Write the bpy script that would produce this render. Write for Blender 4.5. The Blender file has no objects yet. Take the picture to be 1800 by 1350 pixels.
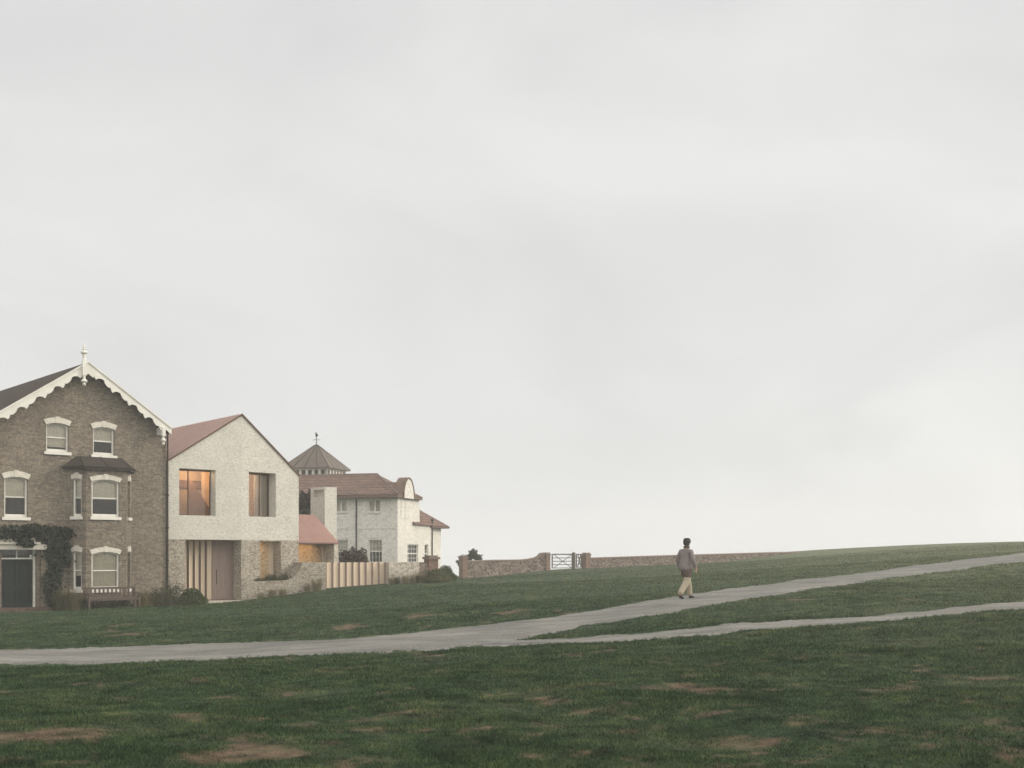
import bpy, bmesh, math, random
import numpy as np
from mathutils import Vector, Matrix, geometry
random.seed(7); rng = np.random.default_rng(7)
S = bpy.context.scene
COL = S.collection
PI = math.pi
# ------------------------------------------------------------------ camera, world, sun, exposure
F = 1973.0; HZ = 975.0; CX = 900.0; EYE = 1.65          # focal length in photo px, eye level row, eye height
cam_d = bpy.data.cameras.new('camera'); cam = bpy.data.objects.new('camera', cam_d); COL.objects.link(cam)
cam.location = (0, 0, EYE); cam.rotation_euler = (PI/2, 0, 0)
cam_d.sensor_width = 36; cam_d.lens = 36*F/1800; cam_d.shift_y = (HZ-675)/1800; cam_d.clip_end = 5000
S.camera = cam
SUN = Vector((.95, .24, .38)).normalized()
sun_el = math.asin(SUN.z); sun_az = math.atan2(SUN.x, SUN.y)
w = bpy.data.worlds.new('World'); S.world = w; w.use_nodes = True
nt = w.node_tree; N = nt.nodes; L = nt.links; N.clear()
out = N.new('ShaderNodeOutputWorld'); bg = N.new('ShaderNodeBackground'); bg.inputs['Strength'].default_value = 0.1
tc = N.new('ShaderNodeTexCoord')
sepw = N.new('ShaderNodeSeparateXYZ'); L.new(tc.outputs['Generated'], sepw.inputs[0])
ab = N.new('ShaderNodeMath'); ab.operation = 'ABSOLUTE'; L.new(sepw.outputs[2], ab.inputs[0])
cmb = N.new('ShaderNodeCombineXYZ'); L.new(sepw.outputs[0], cmb.inputs[0]); L.new(sepw.outputs[1], cmb.inputs[1]); L.new(ab.outputs[0], cmb.inputs[2])
sky = N.new('ShaderNodeTexSky'); sky.sky_type = 'NISHITA'; sky.sun_disc = False
sky.sun_elevation = sun_el; sky.sun_rotation = sun_az; sky.dust_density = 3
L.new(cmb.outputs[0], sky.inputs['Vector'])
mp = N.new('ShaderNodeMapping'); mp.inputs['Scale'].default_value = (1.0, 1.0, 2.2); mp.inputs['Rotation'].default_value = (0, -.55, .2)
mp.inputs['Location'].default_value = (.35, .2, .1)
L.new(cmb.outputs[0], mp.inputs[0])
cn = N.new('ShaderNodeTexNoise'); cn.inputs['Scale'].default_value = 2.1; cn.inputs['Detail'].default_value = 6; cn.inputs['Roughness'].default_value = .5; cn.inputs['Distortion'].default_value = .5
L.new(mp.outputs[0], cn.inputs['Vector'])
cr = N.new('ShaderNodeValToRGB'); e = cr.color_ramp.elements
e[0].position = .36; e[0].color = (.835, .835, .83, 1); e[1].position = .66; e[1].color = (.985, .985, .965, 1)
L.new(cn.outputs['Fac'], cr.inputs[0])
# overcast sky: warm fill lobe added behind the camera to the right, a little brighter again along the horizon
gd = N.new('ShaderNodeVectorMath'); gd.operation = 'DOT_PRODUCT'; gd.inputs[1].default_value = Vector((.55, -.72, .42)).normalized()
L.new(cmb.outputs[0], gd.inputs[0])
gm_ = N.new('ShaderNodeMapRange'); gm_.interpolation_type = 'SMOOTHSTEP'; gm_.inputs['From Min'].default_value = -.15; gm_.inputs['From Max'].default_value = 1.0; gm_.inputs['To Min'].default_value = 1.0; gm_.inputs['To Max'].default_value = 2.5
L.new(gd.outputs['Value'], gm_.inputs['Value'])
hm_ = N.new('ShaderNodeMapRange'); hm_.inputs['From Min'].default_value = 0; hm_.inputs['From Max'].default_value = .22; hm_.inputs['To Min'].default_value = 1.15; hm_.inputs['To Max'].default_value = 1.0
L.new(ab.outputs[0], hm_.inputs['Value'])
mm_ = N.new('ShaderNodeMath'); mm_.operation = 'MULTIPLY'; L.new(gm_.outputs[0], mm_.inputs[0]); L.new(hm_.outputs[0], mm_.inputs[1])
ms_ = N.new('ShaderNodeMath'); ms_.operation = 'MULTIPLY'; ms_.inputs[1].default_value = 5.85; L.new(mm_.outputs[0], ms_.inputs[0])
cs = N.new('ShaderNodeVectorMath'); cs.operation = 'SCALE'; L.new(ms_.outputs[0], cs.inputs['Scale'])
tn = N.new('ShaderNodeMix'); tn.data_type = 'RGBA'; tn.inputs[6].default_value = (1, 1, 1, 1); tn.inputs[7].default_value = (1, .965, .91, 1)
tr_ = N.new('ShaderNodeMapRange'); tr_.inputs['From Min'].default_value = 1.0; tr_.inputs['From Max'].default_value = 2.4; L.new(gm_.outputs[0], tr_.inputs['Value']); L.new(tr_.outputs[0], tn.inputs[0])
tm = N.new('ShaderNodeMix'); tm.data_type = 'RGBA'; tm.blend_type = 'MULTIPLY'; tm.inputs[0].default_value = 1; L.new(cr.outputs[0], tm.inputs[6]); L.new(tn.outputs[2], tm.inputs[7])
L.new(tm.outputs[2], cs.inputs[0])
mx = N.new('ShaderNodeMix'); mx.data_type = 'RGBA'; mx.inputs[0].default_value = .96
L.new(sky.outputs[0], mx.inputs[6]); L.new(cs.outputs[0], mx.inputs[7])
L.new(mx.outputs[2], bg.inputs['Color']); L.new(bg.outputs[0], out.inputs['Surface'])
sd = bpy.data.lights.new('sun', 'SUN'); sd.energy = 1.5; sd.angle = math.radians(14); sd.color = (1, .92, .80)
sun = bpy.data.objects.new('sun', sd); COL.objects.link(sun)
sun.rotation_euler = SUN.to_track_quat('Z', 'Y').to_euler(); sun.location = (40, -20, 40)
S.view_settings.view_transform = 'Standard'; S.view_settings.look = 'None'; S.view_settings.gamma = 1
S.view_settings.use_curve_mapping = False; S.view_settings.exposure = 0.55
S.render.engine = 'CYCLES'
S.cycles.volume_bounces = 2; S.cycles.max_bounces = 8; S.cycles.transparent_max_bounces = 16

# ------------------------------------------------------------------ helpers
def tag(o, label=None, cat=None, group=None, kind=None):
    if label: o['label'] = label
    if cat: o['category'] = cat
    if group: o['group'] = group
    if kind: o['kind'] = kind
    return o
def empty(name, loc, rz=0):
    o = bpy.data.objects.new(name, None); COL.objects.link(o); o.location = loc; o.rotation_euler = (0, 0, rz)
    o.empty_display_size = .3
    return o
def link_mesh(name, me, mat, parent=None):
    o = bpy.data.objects.new(name, me); COL.objects.link(o)
    if mat is not None: me.materials.append(mat)
    if parent: o.parent = parent
    return o
class MB:
    def __init__(s): s.v = []; s.f = []; s.M = Matrix.Identity(4)
    def add(s, vs, fs):
        n = len(s.v)
        s.v += [tuple(s.M @ Vector(p)) for p in vs]; s.f += [tuple(i+n for i in f) for f in fs]
        return s
    def box(s, x0, x1, y0, y1, z0, z1):
        if x0 > x1: x0, x1 = x1, x0
        if y0 > y1: y0, y1 = y1, y0
        if z0 > z1: z0, z1 = z1, z0
        return s.add([(x0,y0,z0),(x1,y0,z0),(x1,y1,z0),(x0,y1,z0),(x0,y0,z1),(x1,y0,z1),(x1,y1,z1),(x0,y1,z1)],
                     [(3,2,1,0),(4,5,6,7),(0,1,5,4),(1,2,6,5),(2,3,7,6),(3,0,4,7)])
    def prism(s, poly, y0, y1):                     # poly in (x,z), extruded in y
        n = len(poly)
        t = geometry.tessellate_polygon([[Vector((p[0], p[1], 0)) for p in poly]])
        vs = [(p[0], y0, p[1]) for p in poly] + [(p[0], y1, p[1]) for p in poly]
        fs = [tuple(a) for a in t] + [tuple(i+n for i in a) for a in t]
        fs += [(i, (i+1) % n, (i+1) % n + n, i+n) for i in range(n)]
        return s.add(vs, fs)
    def slab(s, poly, z0, z1):                      # poly in (x,y), extruded in z
        n = len(poly)
        t = geometry.tessellate_polygon([[Vector((p[0], p[1], 0)) for p in poly]])
        vs = [(p[0], p[1], z0) for p in poly] + [(p[0], p[1], z1) for p in poly]
        fs = [tuple(a) for a in t] + [tuple(i+n for i in a) for a in t]
        fs += [(i, (i+1) % n, (i+1) % n + n, i+n) for i in range(n)]
        return s.add(vs, fs)
    def wall(s, outer, holes, y, thick):            # a wall sheet with openings: both faces, reveals and rim
        loops = [outer] + holes
        flat = [p for l in loops for p in l]
        t = geometry.tessellate_polygon([[Vector((p[0], p[1], 0)) for p in l] for l in loops])
        n = len(flat)
        vs = [(p[0], y, p[1]) for p in flat] + [(p[0], y+thick, p[1]) for p in flat]
        fs = [tuple(a) for a in t] + [tuple(i+n for i in a) for a in t]
        k = 0
        for l in loops:
            m = len(l)
            fs += [(k+i, k+(i+1) % m, k+(i+1) % m+n, k+i+n) for i in range(m)]
            k += m
        return s.add(vs, fs)
    def hexa(s, a, b):                              # two loops of n points
        n = len(a)
        return s.add(list(a)+list(b), [tuple(range(n)), tuple(range(n, 2*n))] + [(i, (i+1) % n, (i+1) % n+n, i+n) for i in range(n)])
    def tube(s, p0, p1, r0, r1=None, n=8):
        r1 = r0 if r1 is None else r1
        p0 = Vector(p0); p1 = Vector(p1); d = (p1-p0).normalized()
        a = d.orthogonal().normalized(); b = d.cross(a)
        vs = [tuple(p0+(a*math.cos(2*PI*i/n)+b*math.sin(2*PI*i/n))*r0) for i in range(n)] + \
             [tuple(p1+(a*math.cos(2*PI*i/n)+b*math.sin(2*PI*i/n))*r1) for i in range(n)]
        return s.add(vs, [tuple(range(n)), tuple(range(n, 2*n))] + [(i, (i+1) % n, (i+1) % n+n, i+n) for i in range(n)])
    def lathe(s, prof, c, n=12):                    # prof: (r, z)
        vs = []; fs = []
        for r, z in prof:
            for i in range(n): vs.append((c[0]+r*math.cos(2*PI*i/n), c[1]+r*math.sin(2*PI*i/n), c[2]+z))
        for k in range(len(prof)-1):
            for i in range(n): fs.append((k*n+i, k*n+(i+1) % n, (k+1)*n+(i+1) % n, (k+1)*n+i))
        fs.append(tuple(range(n))); fs.append(tuple(range((len(prof)-1)*n, len(prof)*n)))
        return s.add(vs, fs)
    def build(s, name, mat, parent=None, smooth=False, bevel=0):
        me = bpy.data.meshes.new(name); me.from_pydata(s.v, [], s.f)
        bm = bmesh.new(); bm.from_mesh(me); bmesh.ops.recalc_face_normals(bm, faces=bm.faces); bm.to_mesh(me); bm.free()
        if smooth: me.polygons.foreach_set('use_smooth', [True]*len(me.polygons))
        o = link_mesh(name, me, mat, parent)
        if bevel:
            m = o.modifiers.new('b', 'BEVEL'); m.width = bevel; m.segments = 2; m.limit_method = 'ANGLE'
        return o
def np_mesh(name, V, nper, mat, parent=None, attr=None):    # V: (n*nper,3), faces of nper consecutive vertices
    me = bpy.data.meshes.new(name); nv = len(V); nf = nv//nper
    me.vertices.add(nv); me.vertices.foreach_set('co', V.astype(np.float32).ravel())
    me.loops.add(nv); me.loops.foreach_set('vertex_index', np.arange(nv, dtype=np.int32))
    me.polygons.add(nf); me.polygons.foreach_set('loop_start', np.arange(0, nv, nper, dtype=np.int32))
    me.polygons.foreach_set('loop_total', np.full(nf, nper, dtype=np.int32))
    if attr is not None:
        a = me.attributes.new('wear', 'FLOAT', 'POINT'); a.data.foreach_set('value', attr.astype(np.float32))
    me.update(calc_edges=True)
    return link_mesh(name, me, mat, parent)

class Frame:                                        # a facade: local x along it, y into the building, z up
    def __init__(s, px, Y, rz, zb=0.0):
        s.o = Vector(((px-CX)/F*Y, Y)); s.rz = math.radians(rz); s.zb = zb
        s.t = Vector((math.cos(s.rz), math.sin(s.rz))); s.d = Vector((-math.sin(s.rz), math.cos(s.rz)))
    def u(s, px, dep=0.0):
        k = (px-CX)/F; o = s.o + s.d*dep
        return (k*o.y - o.x)/(s.t.x - k*s.t.y)
    def w(s, px, dep=0.0):
        uu = s.u(px, dep); return s.o + s.d*dep + s.t*uu
    def p(s, px, py, dep=0.0):                      # local (x,z) of a photo point on the plane at depth dep
        uu = s.u(px, dep); q = s.o + s.d*dep + s.t*uu
        return (uu, EYE - (py-HZ)*q.y/F - s.zb)
    def z(s, px, py, dep=0.0): return s.p(px, py, dep)[1]
    def world(s, x, y, z=0): q = s.o + s.t*x + s.d*y; return Vector((q.x, q.y, z+s.zb))
    def root(s, name): return empty(name, (s.o.x, s.o.y, s.zb), s.rz)
FL = Frame(33, 47.0, 42.0, -.75)
FN = Frame(295, 51.7, 40.0, -.60)
q = FN.w(425); FR = Frame(425, q.y, 50.4, -.60)     # right half of the folded facade
FG = Frame(425, q.y, 31.0, -.40)                    # garden wall carries the left half's line on
FK = Frame(562, 59.0, 45.0, -.30)                   # low roof beside the house
FC = Frame(571, 61.8, 45.0, -.30)                   # chimney
FW = Frame(699, 80.0, -16.0, -.20)                  # white house
FF = Frame(823, 80.0, 33.0, -.10)                   # flint boundary wall

# ------------------------------------------------------------------ materials
def nodes(name):
    m = bpy.data.materials.new(name); m.use_nodes = True; t = m.node_tree
    b = t.nodes['Principled BSDF']; b.inputs['Specular IOR Level'].default_value = .14
    return m, t, t.nodes, t.links, b
def ramp(Nn, stops):
    r = Nn.new('ShaderNodeValToRGB'); e = r.color_ramp.elements
    while len(e) < len(stops): e.new(.5)
    for i, (p, c) in enumerate(stops): e[i].position = p; e[i].color = (*c, 1)
    return r
def noise(Nn, Ln, vec, scale, detail=4, rough=.55, dist=0):
    n = Nn.new('ShaderNodeTexNoise'); n.inputs['Scale'].default_value = scale; n.inputs['Detail'].default_value = detail
    n.inputs['Roughness'].default_value = rough; n.inputs['Distortion'].default_value = dist
    Ln.new(vec, n.inputs['Vector']); return n
def mixc(Nn, Ln, fac, a, b, mode='MIX'):
    m = Nn.new('ShaderNodeMix'); m.data_type = 'RGBA'; m.blend_type = mode
    for i, x in ((0, fac), (6, a), (7, b)):
        if isinstance(x, (int, float)): m.inputs[i].default_value = x
        elif isinstance(x, tuple): m.inputs[i].default_value = (*x, 1)
        else: Ln.new(x, m.inputs[i])
    return m.outputs[2]
def coords(Nn, Ln, scale=(1, 1, 1), rot=(0, 0, 0)):
    t = Nn.new('ShaderNodeTexCoord'); m = Nn.new('ShaderNodeMapping'); m.inputs['Scale'].default_value = scale; m.inputs['Rotation'].default_value = rot
    Ln.new(t.outputs['Object'], m.inputs[0]); return m.outputs[0]
def bump(Nn, Ln, b, h, strength, dist=.02):
    n = Nn.new('ShaderNodeBump'); n.inputs['Strength'].default_value = strength; n.inputs['Distance'].default_value = dist
    Ln.new(h, n.inputs['Height']); Ln.new(n.outputs[0], b.inputs['Normal'])
def plain(name, c, c2=None, scale=3, rough=.7, stretch=(1, 1, 1), bumpy=.2, metal=0, detail=5):
    m, t, Nn, Ln, b = nodes(name)
    v = coords(Nn, Ln, stretch); n = noise(Nn, Ln, v, scale, detail, .6)
    c2 = c2 or tuple(x*.75 for x in c)
    r = ramp(Nn, [(.3, c2), (.7, c)]); Ln.new(n.outputs['Fac'], r.inputs[0])
    Ln.new(r.outputs[0], b.inputs['Base Color']); b.inputs['Roughness'].default_value = rough; b.inputs['Metallic'].default_value = metal
    if bumpy: bump(Nn, Ln, b, n.outputs['Fac'], bumpy)
    return m
def uvec(Nn, Ln):                                   # (x - y, z): brick courses run round corners
    t = Nn.new('ShaderNodeTexCoord'); s = Nn.new('ShaderNodeSeparateXYZ'); Ln.new(t.outputs['Object'], s.inputs[0])
    a = Nn.new('ShaderNodeMath'); a.operation = 'ADD'; Ln.new(s.outputs[0], a.inputs[0]); Ln.new(s.outputs[1], a.inputs[1])
    c = Nn.new('ShaderNodeCombineXYZ'); Ln.new(a.outputs[0], c.inputs[0]); Ln.new(s.outputs[2], c.inputs[1])
    return c.outputs[0], t.outputs['Object'], s
def brick(name, c1, c2, mortar, bw=.225, bh=.078, ms=.012, stain=(.6, .55, .5), stain_amt=.5, bias=0, warm=None):
    m, t, Nn, Ln, b = nodes(name)
    v, obj, sp = uvec(Nn, Ln)
    br = Nn.new('ShaderNodeTexBrick'); Ln.new(v, br.inputs['Vector'])
    br.inputs['Scale'].default_value = 1; br.inputs['Brick Width'].default_value = bw; br.inputs['Row Height'].default_value = bh
    br.inputs['Mortar Size'].default_value = ms; br.inputs['Color1'].default_value = (*c1, 1); br.inputs['Color2'].default_value = (*c2, 1)
    br.inputs['Mortar'].default_value = (*mortar, 1); br.inputs['Bias'].default_value = bias; br.inputs['Mortar Smooth'].default_value = .3
    # per brick variation from a cell noise stretched to the brick size
    mpn = Nn.new('ShaderNodeMapping'); mpn.inputs['Scale'].default_value = (1/bw, 1/bh, 1); Ln.new(v, mpn.inputs[0])
    wn = noise(Nn, Ln, mpn.outputs[0], 1.7, 3, .8)
    wr_ = ramp(Nn, [(.34, (.33, .33, .33)), (.66, (.72, .715, .70))]); Ln.new(wn.outputs['Fac'], wr_.inputs[0])
    col = mixc(Nn, Ln, .45, br.outputs['Color'], wr_.outputs[0], 'OVERLAY')
    fn = noise(Nn, Ln, obj, 9, 4, .75); fr_ = ramp(Nn, [(.36, (.58, .58, .58)), (.64, (1.42, 1.40, 1.36))]); Ln.new(fn.outputs['Fac'], fr_.inputs[0])
    col = mixc(Nn, Ln, .8, col, fr_.outputs[0], 'MULTIPLY')
    big = noise(Nn, Ln, obj, .55, 5, .6, .4)
    r = ramp(Nn, [(.38, stain), (.62, (1, 1, 1))]); Ln.new(big.outputs['Fac'], r.inputs[0])
    col = mixc(Nn, Ln, stain_amt, col, r.outputs[0], 'MULTIPLY')
    Ln.new(col, b.inputs['Base Color']); b.inputs['Roughness'].default_value = .9
    bump(Nn, Ln, b, br.outputs['Fac'], -.35, .01)
    return m
def rubble(name, stops, scale=7, stretch=(1, 1, 1.7), rough=.9, bigdark=.85, bumpy=.5, rnd=1, speck=.55, speck_scale=8):
    m, t, Nn, Ln, b = nodes(name)
    v = coords(Nn, Ln, stretch)
    d = noise(Nn, Ln, v, 6, 3); mv = Nn.new('ShaderNodeVectorMath'); mv.operation = 'SCALE'; mv.inputs['Scale'].default_value = .12
    Ln.new(d.outputs['Color'], mv.inputs[0]); av = Nn.new('ShaderNodeVectorMath'); Ln.new(v, av.inputs[0]); Ln.new(mv.outputs[0], av.inputs[1])
    vo = Nn.new('ShaderNodeTexVoronoi'); vo.inputs['Scale'].default_value = scale; vo.inputs['Randomness'].default_value = rnd; Ln.new(av.outputs[0], vo.inputs['Vector'])
    sp = Nn.new('ShaderNodeSeparateXYZ'); Ln.new(vo.outputs['Color'], sp.inputs[0])
    n2 = noise(Nn, Ln, v, scale*2.5, 4, .7)
    a = Nn.new('ShaderNodeMath'); a.operation = 'MULTIPLY_ADD'; a.inputs[1].default_value = .6; Ln.new(sp.outputs[0], a.inputs[0])
    a2 = Nn.new('ShaderNodeMath'); a2.operation = 'MULTIPLY'; a2.inputs[1].default_value = .4; Ln.new(n2.outputs['Fac'], a2.inputs[0]); Ln.new(a2.outputs[0], a.inputs[2])
    r = ramp(Nn, stops); Ln.new(a.outputs[0], r.inputs[0])
    big = noise(Nn, Ln, v, .7, 4); rb = ramp(Nn, [(.35, (bigdark,)*3), (.65, (1, 1, 1))]); Ln.new(big.outputs['Fac'], rb.inputs[0])
    col = mixc(Nn, Ln, 1.0, r.outputs[0], rb.outputs[0], 'MULTIPLY')
    ns = noise(Nn, Ln, v, speck_scale, 3, .65); rs = ramp(Nn, [(.36, (speck,)*3), (.47, (1, 1, 1))]); Ln.new(ns.outputs['Fac'], rs.inputs[0])
    col = mixc(Nn, Ln, 1.0, col, rs.outputs[0], 'MULTIPLY')
    Ln.new(col, b.inputs['Base Color']); b.inputs['Roughness'].default_value = rough
    bump(Nn, Ln, b, a.outputs[0], bumpy, .02)
    return m
def boards(name, c, c2, width=.1, axis=0, rough=.65):
    m, t, Nn, Ln, b = nodes(name)
    v, obj, sp = uvec(Nn, Ln)
    sc = (1/width, .6, 1) if axis == 0 else (.6, 1/width, 1)
    mpn = Nn.new('ShaderNodeMapping'); mpn.inputs['Scale'].default_value = sc; Ln.new(v, mpn.inputs[0])
    n1 = noise(Nn, Ln, mpn.outputs[0], 1.2, 6, .7)
    r = ramp(Nn, [(.3, c2), (.68, c)]); Ln.new(n1.outputs['Fac'], r.inputs[0])
    Ln.new(r.outputs[0], b.inputs['Base Color']); b.inputs['Roughness'].default_value = rough
    bump(Nn, Ln, b, n1.outputs['Fac'], .3)
    return m
def tiles(name, c, c2, row=.22, axis='z', dark=.55):
    m, t, Nn, Ln, b = nodes(name)
    v, obj, sp = uvec(Nn, Ln)
    br = Nn.new('ShaderNodeTexBrick'); Ln.new(v, br.inputs['Vector']); br.inputs['Scale'].default_value = 1
    br.inputs['Brick Width'].default_value = .26; br.inputs['Row Height'].default_value = row; br.inputs['Mortar Size'].default_value = .02
    br.inputs['Color1'].default_value = (*c, 1); br.inputs['Color2'].default_value = (*c2, 1); br.inputs['Mortar'].default_value = (*[x*dark for x in c2], 1)
    n1 = noise(Nn, Ln, obj, 1.4, 6, .7); r = ramp(Nn, [(.3, (.68, .66, .64)), (.7, (1.1, 1.05, 1.0))]); Ln.new(n1.outputs['Fac'], r.inputs[0])
    col = mixc(Nn, Ln, 1.0, br.outputs['Color'], r.outputs[0], 'MULTIPLY')
    Ln.new(col, b.inputs['Base Color']); b.inputs['Roughness'].default_value = .85
    bump(Nn, Ln, b, br.outputs['Fac'], -.5, .02)
    return m
def leafm(name, c, c2, big=1.2):
    m, t, Nn, Ln, b = nodes(name)
    g = Nn.new('ShaderNodeNewGeometry'); r = ramp(Nn, [(0, c2), (1, c)])
    n = noise(Nn, Ln, g.outputs['Position'], big, 3)
    a = Nn.new('ShaderNodeMath'); a.operation = 'MULTIPLY_ADD'; a.inputs[1].default_value = .55; Ln.new(g.outputs['Random Per Island'], a.inputs[0])
    a2 = Nn.new('ShaderNodeMath'); a2.operation = 'MULTIPLY'; a2.inputs[1].default_value = .45; Ln.new(n.outputs['Fac'], a2.inputs[0]); Ln.new(a2.outputs[0], a.inputs[2])
    Ln.new(a.outputs[0], r.inputs[0]); Ln.new(r.outputs[0], b.inputs['Base Color']); b.inputs['Roughness'].default_value = .6
    return m
def glassm(name, tint=(.75, .78, .78), refl=.10):
    m, t, Nn, Ln, b = nodes(name); Nn.remove(b)
    o = [n for n in Nn if n.type == 'OUTPUT_MATERIAL'][0]
    tr = Nn.new('ShaderNodeBsdfTransparent'); tr.inputs[0].default_value = (*tint, 1)
    gl = Nn.new('ShaderNodeBsdfGlossy'); gl.inputs['Roughness'].default_value = .03
    lw = Nn.new('ShaderNodeFresnel'); lw.inputs[0].default_value = 1.36
    ad = Nn.new('ShaderNodeMath'); ad.operation = 'ADD'; ad.inputs[1].default_value = refl-.04; Ln.new(lw.outputs[0], ad.inputs[0])
    mi = Nn.new('ShaderNodeMixShader'); Ln.new(ad.outputs[0], mi.inputs[0]); Ln.new(tr.outputs[0], mi.inputs[1]); Ln.new(gl.outputs[0], mi.inputs[2])
    Ln.new(mi.outputs[0], o.inputs[0]); return m

def lawn(name, blade):                              # shared by the soil sheet and the blades so their patches agree
    m, t, Nn, Ln, b = nodes(name)
    g = Nn.new('ShaderNodeNewGeometry')
    mpn = Nn.new('ShaderNodeMapping'); mpn.inputs['Scale'].default_value = (1, 1, 0); Ln.new(g.outputs['Position'], mpn.inputs[0]); P = mpn.outputs[0]
    n1 = noise(Nn, Ln, P, .55, 6, .68, .3); n2 = noise(Nn, Ln, P, 2.3, 8, .70, .5); n3 = noise(Nn, Ln, P, 22, 4, .75)
    s = 1.12
    r1 = ramp(Nn, [(.34, (.024*s, .042*s, .022*s)), (.46, (.033*s, .058*s, .029*s)), (.58, (.046*s, .069*s, .036*s)), (.70, (.080*s, .084*s, .048*s))]); Ln.new(n1.outputs['Fac'], r1.inputs[0])
    r2 = ramp(Nn, [(.36, (.36, .41, .40)), (.48, (.92, .93, .92)), (.56, (1.12, 1.08, 1.02)), (.66, (1.85, 1.55, 1.28))]); Ln.new(n2.outputs['Fac'], r2.inputs[0])
    col = mixc(Nn, Ln, 1.0, r1.outputs[0], r2.outputs[0], 'MULTIPLY')
    if blade:
        ri = ramp(Nn, [(0, (.42, .48, .44)), (.7, (1.1, 1.12, 1.02)), (.9, (1.7, 1.6, 1.35)), (1, (3.2, 2.9, 2.2))]); Ln.new(g.outputs['Random Per Island'], ri.inputs[0])
        col = mixc(Nn, Ln, 1.0, col, ri.outputs[0], 'MULTIPLY')
    else:
        r3 = ramp(Nn, [(.30, (.45, .47, .45)), (.7, (1.45, 1.4, 1.3))]); Ln.new(n3.outputs['Fac'], r3.inputs[0])
        col = mixc(Nn, Ln, 1.0, col, r3.outputs[0], 'MULTIPLY')
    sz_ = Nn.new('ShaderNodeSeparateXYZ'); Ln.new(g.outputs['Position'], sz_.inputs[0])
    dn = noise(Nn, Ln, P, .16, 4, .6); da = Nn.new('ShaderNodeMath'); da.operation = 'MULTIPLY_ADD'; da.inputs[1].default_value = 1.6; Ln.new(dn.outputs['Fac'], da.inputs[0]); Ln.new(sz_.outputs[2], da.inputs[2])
    mist_fac = Nn.new('ShaderNodeMapRange'); mist_fac.inputs['From Min'].default_value = .75; mist_fac.inputs['From Max'].default_value = 2.7; mist_fac.inputs['To Max'].default_value = .62; Ln.new(da.outputs[0], mist_fac.inputs['Value'])
    dry = mixc(Nn, Ln, 1.0, (.17, .185, .105), r2.outputs[0], 'MULTIPLY')  # straw tint grows with height, putting the mist's paling into the colour
    col = mixc(Nn, Ln, mist_fac.outputs[0], col, dry)  # dry is the mist's paling, mixed in up the slope
    at = Nn.new('ShaderNodeAttribute'); at.attribute_name = 'wear'
    rw = ramp(Nn, [(.36, (.085, .062, .042)), (.5, (.15, .105, .07)), (.66, (.22, .16, .105))]); Ln.new(n2.outputs['Fac'], rw.inputs[0])
    wr = rw.outputs[0]
    wn_ = noise(Nn, Ln, P, 5, 7, .8); wm = Nn.new('ShaderNodeMath'); wm.operation = 'MULTIPLY_ADD'; wm.inputs[1].default_value = 4.0; wm.inputs[2].default_value = -1.95; Ln.new(wn_.outputs['Fac'], wm.inputs[0])
    wa = Nn.new('ShaderNodeMath'); wa.operation = 'MULTIPLY_ADD'; wa.inputs[1].default_value = 1.35; wa.use_clamp = True; Ln.new(at.outputs['Fac'], wa.inputs[0]); Ln.new(wm.outputs[0], wa.inputs[2])
    wc = Nn.new('ShaderNodeMath'); wc.operation = 'MULTIPLY'; wc.use_clamp = True; Ln.new(wa.outputs[0], wc.inputs[0]); wg = Nn.new('ShaderNodeMath'); wg.operation = 'MULTIPLY'; wg.inputs[1].default_value = 6; wg.use_clamp = True; Ln.new(at.outputs['Fac'], wg.inputs[0]); Ln.new(wg.outputs[0], wc.inputs[1])
    col = mixc(Nn, Ln, wc.outputs[0], col, wr)
    Ln.new(col, b.inputs['Base Color']); b.inputs['Roughness'].default_value = .8
    b.inputs['Specular IOR Level'].default_value = .12
    if not blade: bump(Nn, Ln, b, n3.outputs['Fac'], .9, .06)
    return m
def pathm():
    m, t, Nn, Ln, b = nodes('path_gravel')
    g = Nn.new('ShaderNodeNewGeometry'); P = g.outputs['Position']
    mpn = Nn.new('ShaderNodeMapping'); mpn.inputs['Scale'].default_value = (.35, 1.6, 1); mpn.inputs['Rotation'].default_value = (0, 0, -.15); Ln.new(P, mpn.inputs[0])
    n1 = noise(Nn, Ln, mpn.outputs[0], 1.3, 7, .65, .4); n2 = noise(Nn, Ln, P, 14, 6, .85); n3 = noise(Nn, Ln, P, .5, 5, .6)
    r = ramp(Nn, [(.3, (.13, .125, .117)), (.5, (.19, .185, .172)), (.72, (.265, .256, .238))]); Ln.new(n1.outputs['Fac'], r.inputs[0])
    r2 = ramp(Nn, [(.32, (.60, .60, .59)), (.5, (1, 1, 1)), (.68, (1.35, 1.34, 1.32))]); Ln.new(n2.outputs['Fac'], r2.inputs[0])
    r3 = ramp(Nn, [(.38, (.80, .81, .81)), (.62, (1.08, 1.07, 1.05))]); Ln.new(n3.outputs['Fac'], r3.inputs[0])
    col = mixc(Nn, Ln, 1.0, r.outputs[0], r2.outputs[0], 'MULTIPLY'); col = mixc(Nn, Ln, 1.0, col, r3.outputs[0], 'MULTIPLY')
    Ln.new(col, b.inputs['Base Color']); b.inputs['Roughness'].default_value = .95; bump(Nn, Ln, b, n2.outputs['Fac'], .5, .02)
    return m
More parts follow.
